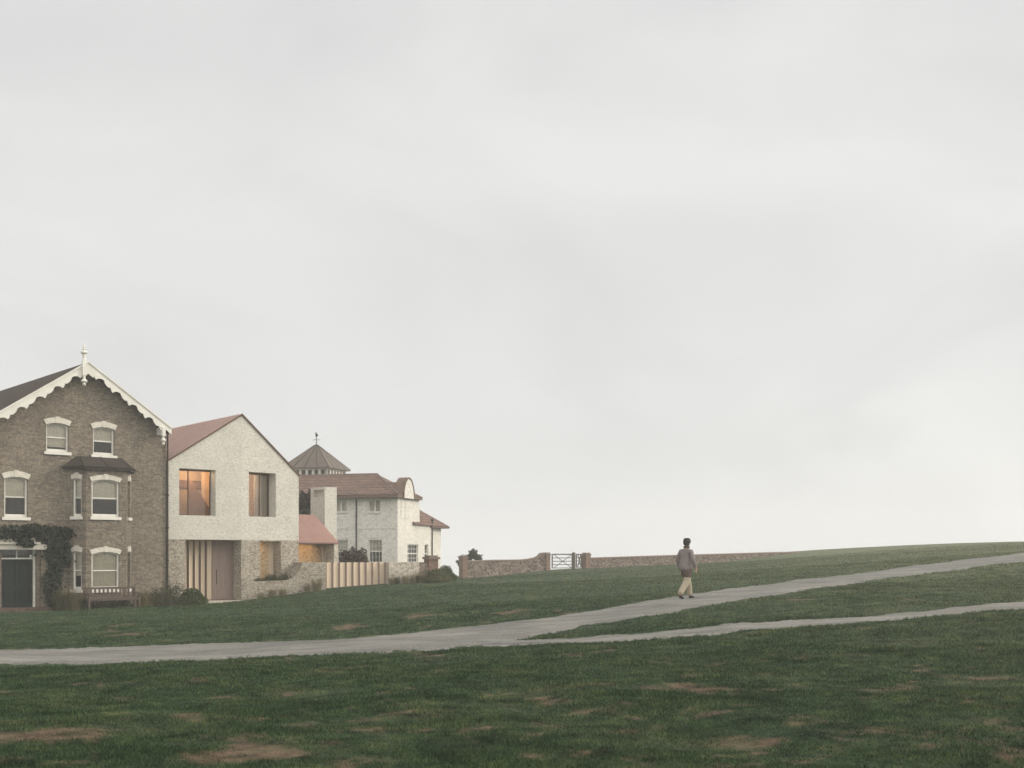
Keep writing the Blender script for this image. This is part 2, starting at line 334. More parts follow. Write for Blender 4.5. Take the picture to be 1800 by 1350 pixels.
M = dict(
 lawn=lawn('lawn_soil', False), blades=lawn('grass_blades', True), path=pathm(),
 stock=brick('stock_brick', (.22, .184, .142), (.120, .102, .085), (.195, .173, .143), ms=.010, stain=(.74, .73, .73), stain_amt=.7),
 stone=plain('painted_stone', (.62, .59, .52), (.47, .44, .38), 5, .8),
 white=plain('white_paint', (.68, .665, .61), (.58, .56, .51), 2.5, .5, bumpy=.05),
 slate=tiles('slate', (.088, .066, .053), (.060, .046, .038), .2),
 lead=plain('lead_sheet', (.058, .048, .041), (.036, .030, .026), 3, .6),
 seam=plain('seam_roof', (.155, .13, .11), (.12, .10, .085), 2, .6, bumpy=.1),
 dark=plain('dark_metal', (.04, .036, .032), None, 4, .5),
 bronze=plain('bronze_frame', (.13, .075, .05), (.09, .05, .035), 4, .5),
 green=plain('green_door_paint', (.016, .023, .020), (.011, .016, .014), 2, .7, bumpy=.05),
 blind=plain('blind_cloth', (.66, .61, .53), (.55, .50, .43), 2, .9, (1, 1, 4)),
 redbrick=brick('brick_step', (.115, .072, .055), (.075, .055, .045), (.10, .085, .072)),
 chalk=rubble('chalk_masonry', [(.12, (.37, .35, .30)), (.24, (.51, .485, .43)), (.55, (.57, .545, .485)), (.8, (.62, .595, .535))], 13, (1, 1, 2.4), bigdark=.92, bumpy=.45, speck=.66, speck_scale=9),
 stonelow=rubble('rubble_masonry', [(.14, (.12, .103, .083)), (.30, (.27, .235, .188)), (.55, (.345, .305, .248)), (.82, (.44, .40, .335))], 13, (1, 1, 1.6), bigdark=.92, bumpy=.6),
 stonepale=rubble('pale_flint', [(.12, (.26, .22, .18)), (.30, (.42, .37, .305)), (.55, (.50, .45, .38)), (.82, (.58, .54, .46))], 10, (1, 1, 1.5), bigdark=.9, bumpy=.6),
 flint=rubble('flint_wall', [(.15, (.055, .04, .034)), (.32, (.14, .105, .085)), (.50, (.19, .147, .118)), (.66, (.25, .205, .168)), (.85, (.38, .32, .265))], 7.5, (1, 1, 1.4), bigdark=.8, bumpy=.7),
 pierbrick=brick('pier_brick', (.24, .155, .12), (.18, .12, .095), (.21, .165, .135), stain=(.75, .72, .7)),
 coping=plain('coping', (.22, .16, .13), (.16, .12, .10), 6, .85),
 pink=plain('pink_roof', (.30, .18, .152), (.24, .142, .122), 1.6, .55, (1, 1, .6), bumpy=.1, detail=6),
 pinkhi=plain('pink_roof_weathered', (.40, .27, .235), (.32, .21, .185), 2.2, .5, (1, 1, .6), bumpy=.1, detail=6),
 redtile=tiles('red_tile', (.235, .155, .125), (.16, .11, .092), .24, dark=.5),
 fascia=plain('fascia', (.17, .115, .09), (.13, .09, .07), 3, .7),
 render=rubble('white_render', [(.10, (.46, .44, .395)), (.3, (.59, .565, .51)), (.6, (.68, .655, .595)), (.85, (.73, .71, .65))], 8, (1, 1, 1.2), bigdark=.95, bumpy=.3, speck=.88, speck_scale=7),
 timber=boards('pale_timber', (.60, .49, .375), (.47, .37, .275), .05),
 timberd=boards('weathered_shaded_timber', (.31, .235, .20), (.21, .155, .13), .06),  # grey-brown boards; also shade put into the gate's fold strips
 ply=plain('plywood', (.66, .49, .34), (.58, .41, .27), 1.2, .6, (1, 1, 3)),
 plyd=plain('plywood_brown', (.26, .15, .10), (.20, .115, .08), 1.5, .6),  # browner plywood of the stair side and beam
 plaster=plain('interior_plaster', (.65, .6, .52), None, 1, .8),
 curtain=plain('curtain_cloth', (.58, .54, .47), (.48, .44, .38), 1.5, .9, (8, 8, .4)),
 warm=rubble('inner_brick', [(.1, (.30, .20, .10)), (.3, (.46, .325, .19)), (.8, (.56, .41, .26))], 6, (1, 1, 2)),
 bench=boards('bench_wood', (.115, .086, .070), (.062, .047, .040), .05),
 gatew=plain('gate_wood', (.14, .115, .098), (.09, .075, .065), 5, .8),
 glass=glassm('window_glass', (.93, .93, .91), .04), glassw=glassm('lit_window_glass', (.93, .92, .9), .05),
 box=leafm('box_leaf', (.095, .115, .032), (.028, .04, .014)), boxpale=leafm('pale_shrub_leaf', (.17, .17, .075), (.06, .065, .03)), shrub=leafm('shrub_leaf', (.085, .085, .04), (.028, .03, .018)),
 ivy=leafm('creeper_leaf', (.042, .055, .030), (.007, .009, .007)), ivyr=leafm('creeper_dry', (.07, .052, .035), (.02, .016, .012)),
 straw=leafm('straw_grass', (.25, .21, .115), (.085, .08, .04)), strawd=leafm('dark_tuft', (.12, .11, .055), (.035, .038, .02)),
 treel=leafm('bush_leaf', (.10, .11, .065), (.035, .042, .028)), redl=leafm('reddish_leaf', (.10, .065, .045), (.03, .02, .016)),
 bark=plain('bark', (.09, .07, .055), None, 8, .9),
 skin=plain('skin', (.42, .27, .20), (.38, .24, .18), 3, .6, bumpy=0), hair=plain('dark_hair', (.05, .045, .042), None, 30, .8),
 jacket=plain('mauve_jacket', (.235, .205, .20), (.18, .158, .155), 7, .85), trouser=plain('khaki_trousers', (.40, .35, .26), (.31, .265, .195), 7, .9),
 brownc=plain('brown_cloth', (.11, .085, .072), None, 7, .9), shoe=plain('dark_shoe', (.035, .03, .03), None, 7, .6),
)

# ------------------------------------------------------------------ terrain
CP = []                                             # (X, Y, z)
def cp(px, py, Y): CP.append(((px-CX)/F*Y, Y, EYE-(py-HZ)*Y/F))
def cpf(fr, px, py, dep): q = fr.w(px, dep); CP.append((q.x, q.y, EYE-(py-HZ)*q.y/F))
for x in (-12, 0, 12): CP.append((x, 0, 0.0))
for x in (-400, 0, 450, 900, 1350, 1800, 2300): cp(x, 1350, 9.0)
for a in [(-400,1160,24),(0,1156,24),(300,1152,24.2),(600,1136,24),(900,1119,26),(1100,1077,30),(1205,1056,32.6),(1300,1044,35),(1500,1018,40.5),(1700,990,46),(1800,980,49),(2150,948,56),
          (1100,1121,23.5),(1300,1104,23.5),(1500,1092,24.5),(1700,1072,26),(1800,1065,27),(2200,1035,30),
          (1420,969,99),(1500,965,98),(1600,959.5,97),(1700,955,96),(1800,952,95),(2000,949,95),(2300,948,95),(1600,972,72),(1800,961,72),
          (1300,992,75),(1100,1010,62),(950,1022,58),(800,1040,48),(620,1068,40),(790,1019,70)]: cp(*a)
for a in [(-250,1090,-2.2),(0,1079,-2.2),(150,1072,-2.2),(250,1067,-2.0),(150,1070,0),(0,1074,0),(-250,1080,0)]: cpf(FL, *a)
for a in [(340,1064,-1.2),(340,1059,1),(425,1056,-.5),(410,1053,.8)]: cpf(FN, *a)
for a in [(490,1047.5,-.1),(573,1037,-.1),(676,1027.5,-.1),(760,1022.5,-.1),(573,1033,4),(700,1022,4)]: cpf(FG, *a)
for a in [(806,1018,0),(880,1011.5,-.1),(960,1003,-.1),(1035,999.5,-.1),(1182,992.5,-.1),(1290,986,-.1)]: cpf(FF, *a)
CPA = np.array(CP)
def tps_fit(P, lam=.3):
    n = len(P); d = np.hypot(P[:, 0][:, None]-P[:, 0], P[:, 1][:, None]-P[:, 1])
    K = np.where(d > 0, d*d*np.log(d+1e-9), 0) + lam*np.eye(n)
    Q = np.c_[np.ones(n), P[:, 0], P[:, 1]]
    A = np.block([[K, Q], [Q.T, np.zeros((3, 3))]])
    s = np.linalg.solve(A, np.r_[P[:, 2], 0, 0, 0]); return s[:n], s[n:]
TW, TA = tps_fit(CPA)
def height(X, Y, bumps=True):
    X = np.asarray(X, float); Y = np.asarray(Y, float); sh = X.shape; x = X.ravel(); y = Y.ravel()
    xc = np.clip(x, -32, 62); yc = np.clip(y, -6, 108)
    z = TA[0] + TA[1]*xc + TA[2]*yc
    for (a, b, _), wt in zip(CPA, TW):
        d2 = (xc-a)**2+(yc-b)**2; z = z + wt*.5*d2*np.log(d2+1e-12)
    if bumps:
        k = 1/(1+np.exp((y-60)/12))
        z = z + k*(.016*np.sin(x*1.9+1.3*np.sin(y*.7))*np.cos(y*1.7+x*.6) + .011*np.sin(x*3.7-y*2.9+2)*np.sin(y*3.1+.8*x) + .02*np.sin(x*.63+y*.9+1))
    yk = np.where(x > -6, np.minimum(84+.649*(x+3.2), 99), 84)
    d = np.maximum(0, y-yk); z = z - np.where(d < 30, .0025*d*d, 2.25+.15*(d-30))
    return z.reshape(sh)
def h1(x, y): return float(height(np.array([x]), np.array([y]))[0])
def hit(px, py):                                    # the place on the lawn seen at a photo point
    Y = np.concatenate([np.linspace(5, 130, 1500)]); X = (px-CX)/F*Y
    g = height(X, Y, False) - (EYE-(py-HZ)*Y/F)
    k = np.argmax(g > 0) if (g > 0).any() else len(Y)-1
    return float(X[k]), float(Y[k])

xs = np.unique(np.round(np.concatenate([np.linspace(-260, -60, 14), np.linspace(-60, -24, 30), np.arange(-24, 30, .22), np.linspace(30, 62, 60), np.linspace(62, 260, 16)]), 3))
ys = np.unique(np.round(np.concatenate([np.linspace(-40, 4, 14), np.arange(4, 34, .2), np.arange(34, 64, .45), np.arange(64, 112, 1.0), np.linspace(112, 320, 26)]), 3))
GX, GY = np.meshgrid(xs, ys)
patches = [(70,1300,60,12),(110,1310,40,9),(335,1260,26,8),(425,1318,48,16),(450,1335,50,10),(592,1283,12,6),(665,1278,17,8),(730,1213,14,4),(1008,1153,20,3),(1180,1210,30,5),(1240,1213,36,6),(1052,1254,26,6),(960,1231,14,4),(1412,1160,28,4),(1545,1216,26,5),(1580,1206,20,4),(1645,1182,18,5),(1705,1192,14,4),(1780,1196,14,3),(1415,1268,17,9),(1330,1302,40,9),(1295,1310,14,10),(1765,1325,24,22),(735,1082,22,4),(612,1103,24,4),(200,1118,14,3),(230,1115,14,3),(170,1207,12,4),(1490,1290,20,6),(1345,1303,30,7),(820,1278,14,5),(1090,1245,14,4),(1000,1256,14,4),(950,1231,18,4),(480,1262,14,5),(1560,1287,18,5),(1400,1055,18,3),(1600,1056,14,3),(900,1075,26,3),(520,1220,16,4),(1120,1280,26,5),(1250,1265,16,5)]
PW = []; prs = np.random.default_rng(3)
for k in range(240):
    cx_, cy_ = prs.uniform(0, 1800), 1350-prs.uniform(0, 1)**1.0*300
    patches.append((cx_, cy_, prs.uniform(3, 13)*(.5+(cy_-1000)/400), prs.uniform(1.2, 4)*(.4+(cy_-1000)/350)))
for px, py, a, b in patches:
    x, y = hit(px, py); x2, y2 = hit(px, py-b); PW.append((x, y, max(.06, a/F*y), max(.12, abs(y2-y))))
def wear(x, y):
    s = np.zeros_like(x)
    wx = x + .14*np.sin(y*5+x*3)+.08*np.sin(x*11+y*4)+.05*np.sin(x*23-y*17); wy = y + .16*np.sin(x*4.3-y*2)+.1*np.sin(y*9+x*7)+.07*np.sin(x*19+y*13)
    for a, b, ra, rb in PW:
        d = np.sqrt(((wx-a)/ra)**2+((wy-b)/rb)**2); s = np.maximum(s, np.clip(1.45-d*1.05, 0, 1) if ra > .16 else .75*np.clip(1.35-d, 0, 1))
    nn = np.sin(x*23.1+y*7.7)*np.sin(y*19.3-x*9.1)+np.sin(x*47+y*31)*.6
    return np.clip(s*(.85+.25*nn), 0, .92)
GZ = height(GX, GY)
nx, ny = len(xs), len(ys)
me = bpy.data.meshes.new('ground')
V = np.stack([GX.ravel(), GY.ravel(), GZ.ravel()], 1)
ii = np.arange(nx*ny).reshape(ny, nx); Q = np.stack([ii[:-1, :-1], ii[:-1, 1:], ii[1:, 1:], ii[1:, :-1]], -1).reshape(-1, 4)
me.vertices.add(len(V)); me.vertices.foreach_set('co', V.astype(np.float32).ravel())
me.loops.add(Q.size); me.loops.foreach_set('vertex_index', Q.astype(np.int32).ravel())
me.polygons.add(len(Q)); me.polygons.foreach_set('loop_start', np.arange(0, Q.size, 4, dtype=np.int32)); me.polygons.foreach_set('loop_total', np.full(len(Q), 4, dtype=np.int32))
a = me.attributes.new('wear', 'FLOAT', 'POINT'); a.data.foreach_set('value', wear(GX.ravel(), GY.ravel()).astype(np.float32))
me.update(calc_edges=True); me.polygons.foreach_set('use_smooth', [True]*len(me.polygons))
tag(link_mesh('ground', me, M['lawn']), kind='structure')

# paths: edges read on the lawn, then a draped strip
UP = [(0,1141.7),(140,1138),(278,1134.7),(400,1131),(500,1127),(600,1122),(739,1110),(844,1100),(961,1085.5),(1100,1063.5),(1130,1057.6),(1223,1043),(1300,1033),(1400,1020),(1500,1009),(1600,996),(1700,983.5),(1800,972)]
LO = [(0,1172),(194,1168),(278,1163),(400,1158),(500,1154),(600,1150),(739,1146),(850,1137.5),(889,1127.5),(922,1123.6),(967,1113),(1017,1105.5),(1100,1090),(1225,1069.5),(1300,1056),(1400,1041),(1500,1026),(1600,1012),(1700,999),(1800,987)]
FU = [(850,1129),(889,1127),(1003,1121),(1100,1114.5),(1200,1107),(1300,1098),(1400,1092),(1500,1085.5),(1600,1075),(1700,1067),(1800,1058)]
FO = [(850,1138.5),(889,1137),(961,1133),(1100,1128),(1200,1119),(1300,1109),(1400,1103),(1500,1097),(1600,1088),(1700,1077),(1800,1071.5)]
def ip(t, x): return np.interp(x, [a for a, _ in t], [b for _, b in t])
def wob(px, k): return 1.1*math.sin(px*.061+k)+.8*math.sin(px*.173+2*k)+.5*math.sin(px*.41+3*k)
def strip(up, lo, px0, px1, n, lift, name, k):
    A = []; B = []
    for px in np.linspace(px0, px1, n):
        A.append(hit(px, ip(up, px)+.45*wob(px, k))); B.append(hit(px, ip(lo, px)+.9*wob(px, k+4)))
    def ext(Pl, s):
        Pl = list(Pl)
        if s: d = np.array(Pl[0])-np.array(Pl[12]); d = d/np.linalg.norm(d); Pl = [tuple(np.array(Pl[0])+d*j) for j in (40, 15, 4)] + Pl
        d = np.array(Pl[-1])-np.array(Pl[-20]); d = d/np.linalg.norm(d); return Pl + [tuple(np.array(Pl[-1])+d*j) for j in (3, 8, 16, 30)]
    s = px0 == 0; A = np.array(ext(A, s)); B = np.array(ext(B, s)); m = 10
    T = np.linspace(0, 1, m)[None, :, None]; G = A[:, None]*(1-T)+B[:, None]*T
    Z = height(G[..., 0], G[..., 1])+lift; Z[:, 0] -= .04; Z[:, -1] -= .04
    V = np.concatenate([G, Z[..., None]], -1).reshape(-1, 3); i = np.arange(len(V)).reshape(len(A), m)
    me = bpy.data.meshes.new(name); me.from_pydata(V.tolist(), [], np.stack([i[:-1, :-1], i[1:, :-1], i[1:, 1:], i[:-1, 1:]], -1).reshape(-1, 4).tolist())
    me.polygons.foreach_set('use_smooth', [True]*len(me.polygons))
    tag(link_mesh(name, me, M['path']), kind='structure')
strip(UP, LO, 0, 1800, 420, .030, 'path', 1)
strip(FU, FO, 850, 1800, 260, .022, 'path', 2)

# grass blades
def blades():
    out = []; wr = []
    bands = [(6.5, 10, 5200), (10, 14, 3300), (14, 19, 1900), (19, 26, 950), (26, 38, 420), (38, 56, 150), (56, 90, 45)]
    for y0, y1, dens in bands:
        xa, xb = -.52*y1-1, .52*y1+1
        n = int((xb-xa)*(y1-y0)*dens)
        x = rng.uniform(xa, xb, n); y = rng.uniform(y0, y1, n)
        keep = np.abs(x) < .50*y+1.2; x = x[keep]; y = y[keep]
        px = CX+F*x/y; z = height(x, y); py = HZ-(z-EYE)*F/y
        wv = np.array([0.0])
        wb = 1.5*np.sin(px*.37)+1.2*np.sin(px*.93+y*3)
        on1 = (py > ip(UP, px)+wb*.25) & (py < ip(LO, px)+wb*.6)
        on2 = (px > 880) & (py > ip(FU, px)+wb*.25) & (py < ip(FO, px)+wb*.6)
        # lawn ends at the houses
        lim = np.interp(px, [-200, 0, 150, 293, 361, 425, 573, 760, 800, 823, 960, 1420], [43, 44.3, 47.2, 49.6, 51.5, 53.6, 56.8, 61, 66, 79, 83, 97])
        ok = ~(on1 | on2) & (y < lim)
        x = x[ok]; y = y[ok]; z = z[ok]; W = wear(x, y)
        ok = rng.uniform(0, 1, len(x)) > W*.75; x = x[ok]; y = y[ok]; z = z[ok]; W = W[ok]
        n = len(x)
        tuft = .5+.5*np.sin(x*2.3+1.7*np.sin(y*1.9))*np.sin(y*2.6+x*.7)
        hgt = rng.uniform(.012, .036, n)*(.55+.9*tuft)*(1-.6*W)*np.clip(y/14, 1, 1.35)
        wd = np.maximum(.0030, .00036*y)*rng.uniform(.7, 1.3, n)
        a = rng.uniform(0, 2*PI, n); lean = rng.uniform(.2, 1.5, n)*hgt; la = rng.uniform(0, 2*PI, n)
        dx = np.cos(a)*wd; dy = np.sin(a)*wd
        p0 = np.stack([x-dx, y-dy, z-.006], 1); p1 = np.stack([x+dx, y+dy, z-.006], 1)
        p2 = np.stack([x+np.cos(la)*lean, y+np.sin(la)*lean, z+hgt], 1)
        out.append(np.stack([p0, p1, p2], 1).reshape(-1, 3)); wr.append(np.repeat(W*.8, 3))
    V = np.concatenate(out); print('blades', len(V)//3)
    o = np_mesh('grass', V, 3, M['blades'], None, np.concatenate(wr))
    tag(o, 'short green meadow grass covering the slope', 'grass', kind='stuff')
blades()

# ------------------------------------------------------------------ foliage helpers
def leaves(C, size, aspect=.6, up=.3):              # C (n,3) centres -> folded quads
    n = len(C); d = rng.normal(size=(n, 3)); d[:, 2] += up; d /= np.linalg.norm(d, axis=1)[:, None]
    e = np.cross(d, rng.normal(size=(n, 3))); e /= np.linalg.norm(e, axis=1)[:, None]
    s = size*rng.uniform(.6, 1.3, (n, 1)); k = s*aspect
    return np.stack([C-d*s*.5, C+e*k*.5, C+d*s*.5, C-e*k*.5], 1).reshape(-1, 3)
def ball(n, c, r, hollow=.55, lump=.12, flat=False):
    d = rng.normal(size=(n, 3)); d /= np.linalg.norm(d, axis=1)[:, None]
    if flat: d[:, 2] = np.abs(d[:, 2]); d[:, :2] *= (1-.18*d[:, 2:]**2)
    rad = (hollow+(1-hollow)*rng.uniform(0, 1, n)**.5)
    ph = rng.uniform(0, 6, 3)
    rad = rad*(1+lump*np.sin(d[:, 0]*7+ph[0])*np.sin(d[:, 1]*8+ph[1])+lump*np.sin(d[:, 2]*9+ph[2]))
    return np.array(c)+d*rad[:, None]*np.array(r)
def tuft(n, c, r, h, spread, wd):                   # arching blades from one base
    V = []
    for i in range(n):
        a = random.uniform(0, 2*PI); q = random.uniform(0, 1)**.5*r; x = c[0]+math.cos(a)*q; y = c[1]+math.sin(a)*q; z = c[2]
        hh = h*random.uniform(.5, 1.1); sp = spread*random.uniform(.1, 1); b = a+random.uniform(-.8, .8)
        px_, py_ = -math.sin(b)*wd, math.cos(b)*wd
        m = (x+math.cos(b)*sp*.35, y+math.sin(b)*sp*.35, z+hh*.65); t = (x+math.cos(b)*sp, y+math.sin(b)*sp, z+hh*random.uniform(.75, 1))
        V += [(x-px_, y-py_, z-.03), (x+px_, y+py_, z-.03), (m[0]+px_*.8, m[1]+py_*.8, m[2]), (m[0]-px_*.8, m[1]-py_*.8, m[2])]
        V += [(m[0]-px_*.8, m[1]-py_*.8, m[2]), (m[0]+px_*.8, m[1]+py_*.8, m[2]), (t[0]+px_*.2, t[1]+py_*.2, t[2]), (t[0]-px_*.2, t[1]-py_*.2, t[2])]
    return np.array(V)
def place(fr, px, dep):
    q = fr.w(px, dep); return q.x, q.y, h1(q.x, q.y)
def grass_clump(fr, px, dep, h, label, mat='straw', r=.18, spread=.35, n=320, wd=.007):
    x, y, z = place(fr, px, dep); root = tag(empty('sedge_clump', (x, y, z)), label, 'sedge plant', 'sedge clumps along the house fronts')
    np_mesh('leaf_blades', tuft(n, (0, 0, 0), r, h, spread, wd), 4, M[mat], root)
def shrub(name, label, cat, loc, r, h, mat, n=3500, leaf=.06, spiky=0, group=None, lump=.12):
    root = tag(empty(name, loc), label, cat, group)
    C = ball(n, (0, 0, h*.05), (r, r*.85, h*.95), .5, lump, True)
    if spiky:
        ex = []
        for i in range(spiky):
            d = Vector((random.gauss(0, 1), random.gauss(0, 1), abs(random.gauss(.9, .8)))).normalized()
            t = np.linspace(.3, random.uniform(1.0, 1.3), 22)[:, None]
            ex.append(np.array([d.x*r, d.y*r*.85, d.z*h])*t + rng.normal(size=(22, 3))*.03)
        C = np.concatenate([C[:n//3]]+ex)
    np_mesh('foliage', leaves(C, leaf), 4, M[mat], root)
    mb = MB()
    for i in range(6):
        a = i*1.05; mb.tube((.04*math.cos(a), .04*math.sin(a), -.1), (r*.45*math.cos(a), r*.4*math.sin(a), h*.6), .02, .008, 6)
    mb.build('stem', M['bark'], root)
    return root

# ------------------------------------------------------------------ window helper (old houses)
def arch(u0, u1, z0, zs, rise, n=8):
    pts = [(u0, z0), (u1, z0)]
    for i in range(n+1):
        t = i/n; x = u1+(u0-u1)*t; pts.append((x, zs+rise*(1-(2*t-1)**2)))
    return pts
def inset(u0, u1, z0, zs, rise, d): return arch(u0+d, u1-d, z0+d, zs-d*.6, rise*.9)
def ring(mb, a, b, y0, y1):                         # frame between two matching loops
    n = len(a)
    vs = [(p[0], y0, p[1]) for p in a]+[(p[0], y0, p[1]) for p in b]+[(p[0], y1, p[1]) for p in a]+[(p[0], y1, p[1]) for p in b]
    fs = []
    for i in range(n):
        j = (i+1) % n; fs += [(i, j, n+j, n+i), (2*n+i, 2*n+j, 3*n+j, 3*n+i), (i, j, 2*n+j, 2*n+i), (n+i, n+j, 3*n+j, 3*n+i)]
    mb.add(vs, fs)
def sash_window(root, Mx, u0, u1, z0, z1, rise, blind, lintel=True, sill=True, lw=.12, lh=.27, yrec=.10, label=None, sillx=.1):
    """u0..u1, z0..z1 opening; blind = share of the height covered by the blind"""
    zs = z1-rise; w_ = u1-u0; mb = MB(); mb.M = Mx
    f = min(.07, w_*.16)
    ring(mb, arch(u0, u1, z0, zs, rise), inset(u0, u1, z0, zs, rise, f), yrec, yrec+.09)
    zm = z0+(z1-z0)*.5
    mb.box(u0+f, u1-f, yrec+.015, yrec+.075, zm-.025, zm+.025)
    mb.box(u0+f, u1-f, yrec+.02, yrec+.07, z0+f, z0+f+.05)
    win = mb.build('window', M['white'], root)
    if label: win['label'] = label
    g = MB(); g.M = Mx; p = inset(u0, u1, z0, zs, rise, f*.9); g.prism(p, yrec+.045, yrec+.050); g.build('pane', M['glass'], win)
    if blind > 0:
        b = MB(); b.M = Mx; zb = z1-(z1-z0)*blind
        n = max(6, int(w_/.04)); vs = []; fs = []
        for i in range(n+1):
            x = u0+f*.6+(w_-1.2*f)*i/n; vs += [(x, yrec+.13+.006*math.sin(i*1.7), zb), (x, yrec+.13+.006*math.sin(i*1.7+.5), z1)]
        fs = [(2*i, 2*i+2, 2*i+3, 2*i+1) for i in range(n)]; b.add(vs, fs)
        b.box(u0+f*.6, u1-f*.6, yrec+.115, yrec+.15, zb-.03, zb+.02)
        if blind < .9: b.box(u0+f*.6, u1-f*.6, yrec+.118, yrec+.145, zb+.10, zb+.125)
        b.build('blind', M['blind'], win)
    if sill:
        s = MB(); s.M = Mx; s.box(u0-sillx, u1+sillx, -.09, yrec, z0-.13, z0-.002); s.build('sill', M['white'], win)
    if lintel:
        l = MB(); l.M = Mx; n = 10; A = []; B = []
        for i in range(n+1):
            t = i/n; k = 1-(2*t-1)**2
            A.append((u0-.02+(w_+.04)*t, zs-.0+rise*k)); B.append((u0-lw+(w_+2*lw)*t, zs+lh*.98+(rise+.02)*k-.05))
        l.prism(A+B[::-1], -.045, .06)
        um = (u0+u1)/2; l.prism([(um-.07, z1-.01), (um+.07, z1-.01), (um+.095, z1+lh+.0), (um-.095, z1+lh+.0)], -.062, .05)
        l.build('lintel', M['stone'], win)
    return win

# ------------------------------------------------------------------ BRICK HOUSE
def brick_house():
    R = tag(FL.root('brick_house'), 'brown brick gabled house with white scalloped bargeboards and a canted bay window', 'house')
    I = Matrix.Identity(4)
    zap = FL.z(147, 638, -.5); uap = FL.u(147, -.5)-.0
    ua = FL.u(147); ur = FL.u(291.5); ul = 2*ua-ur
    sl = .675; zapw = zap-.10
    D = 13.0
    zb = -1.2
    def eave(u): return zapw-sl*abs(u-ua)
    P = FL.p
    wins = []
    def W(x0, x1, yt, yb, bl, **k):
        a = P(x0, yb); b = P(x1, yt); wins.append((a[0], b[0], a[1], (P(x0, yt)[1]+b[1])/2, bl, k))
    W(81.2, 120.5, 743.6, 793, .80); W(163.5, 201, 751, 799, .46); W(7.5, 48.5, 838, 908.5, .47)
    holes = []
    for (u0, u1, z0, z1, bl, k) in wins:
        holes.append(arch(u0, u1, z0, z1-.10, .10))
    # door opening
    dx0, dz0 = P(2.5, 1069); dx1 = P(64.5, 1069)[0]; dzt = P(34, 966)[1]
    holes.append([(dx0, dz0), (dx1, dz0), (dx1, dzt), (dx0, dzt)])
    # bay opening behind the bay
    b0, b1 = FL.u(117), FL.u(231); bf0 = b0+.52; bf1 = b1-.58; bd = .8
    bzt = FL.z(170, 826, -bd)
    holes.append([(b0+.35, 0.0), (b1-.35, 0.0), (b1-.35, bzt-.3), (b0+.35, bzt-.3)])
    mb = MB()
    outer = [(ul, zb), (ur, zb), (ur, eave(ur)), (ua, eave(ua)), (ul, eave(ul))]
    mb.wall(outer, holes, 0, .34)
    mb.box(ul, ul+.34, .342, D-.342, zb, eave(ul)); mb.box(ur-.34, ur, .342, D-.342, zb, eave(ur))
    mb.prism(outer, D-.34, D)
    mb.build('wall', M['stock'], R)
    fl = MB(); fl.box(ul+.36, ur-.36, .36, D-.36, P(100, 925)[1]-.1, P(100, 925)[1]+.1)
    fl.box(ul+.36, ur-.36, .36, D-.36, P(100, 808)[1]-.1, P(100, 808)[1]+.1); fl.box(ul+.36, ur-.36, 3.6, 3.75, zb, 8)
    fl.build('floors', M['brownc'], R)
    for (u0, u1, z0, z1, bl, k) in wins: sash_window(R, I, u0, u1, z0, z1, .10, bl, **k)
    # roof
    y0 = -.48; ov = .04
    for sgn, nm in ((-1, 0), (1, 1)):
        ov = .04 if sgn > 0 else .60
        ue = ua+sgn*(ur-ua+ov); ze = zapw-sl*(ur-ua+ov)
        rb = MB(); a = [(ua, y0, zapw+.005), (ue, y0, ze+.005), (ue, y0, ze+.14), (ua, y0, zapw+.16)]
        rb.hexa(a, [(p[0], D+.3, p[2]) for p in a]); rb.build('roof', M['slate'], R)
        # scalloped bargeboard
        nrm = Vector((sgn*sl, 1)).normalized(); Lg = math.hypot(ue-ua, ze-zapw); per = Lg/(5.15 if sgn > 0 else 5.85)
        top = []; bot = []; N_ = 150
        for i in range(N_+1):
            s = Lg*i/N_; ux = ua+(ue-ua)*i/N_; zt = zapw+.17-(zapw-ze)*i/N_
            ph = ((s-.30)/per) % 1.0
            if s < .30: wv = .52
            elif ph < .14: wv = .36+.15*math.sqrt(max(0, 1-(ph/.14-1)**2))
            elif ph < .60: q_ = (ph-.14)/.46; wv = .51-.24*math.sin(q_*PI/2)**.7
            elif ph < .66: wv = .27+.10*((ph-.60)/.06)
            else: q_ = (ph-.66)/.34; wv = .37+.06*math.sin(q_*PI)-.01*q_
            if i > N_-8: wv = .30
            top.append((ux, zt)); bot.append((ux, zt-wv))
        bb = MB()
        m = len(top); vs = [(p[0], -.53, p[1]) for p in top+bot]+[(p[0], -.485, p[1]) for p in top+bot]
        fs = []
        for i in range(m-1):
            fs += [(i, i+1, m+i+1, m+i), (2*m+i, 2*m+i+1, 3*m+i+1, 3*m+i), (i, i+1, 2*m+i+1, 2*m+i), (m+i, m+i+1, 3*m+i+1, 3*m+i)]
        fs += [(0, m, 3*m, 2*m), (m-1, 2*m-1, 4*m-1, 3*m-1)]
        bb.add(vs, fs)
        a = [(ua, -.575, zapw+.13), (ue, -.575, ze+.13), (ue, -.575, ze+.20), (ua, -.575, zapw+.20)]
        bb.hexa(a, [(p[0], -.531, p[2]) for p in a])
        bb.build('bargeboard', M['white'], R)
        # soffit and bracket pendant at the eave
        pb = MB(); up = ua+sgn*(ur-ua-(.36 if sgn > 0 else -.3)); pb.box(up-.09, up+.09, -.48, -.02, eave(ur)-.20, eave(ur)+.14)
        pb.box(up-.075, up+.075, -.60, -.44, eave(ur)-.25, eave(ur)+.16)
        pb.lathe([(.05, -.0), (.05, -.10), (.10, -.14), (.12, -.20), (.09, -.25), (.04, -.28), (.07, -.33), (.06, -.38), (.01, -.42)], (up, -.52, eave(ur)-.25))
        pb.build('eave_bracket', M['white'], R)
        gt = MB(); gt.tube((ue+sgn*.04, -.4, ze+.02), (ue+sgn*.04, D, ze+.02), .06); gt.build('gutter', M['dark'], R)
    # finial
    fb = MB(); yF = -.56; Z = lambda y: FL.z(147, y, -.56)
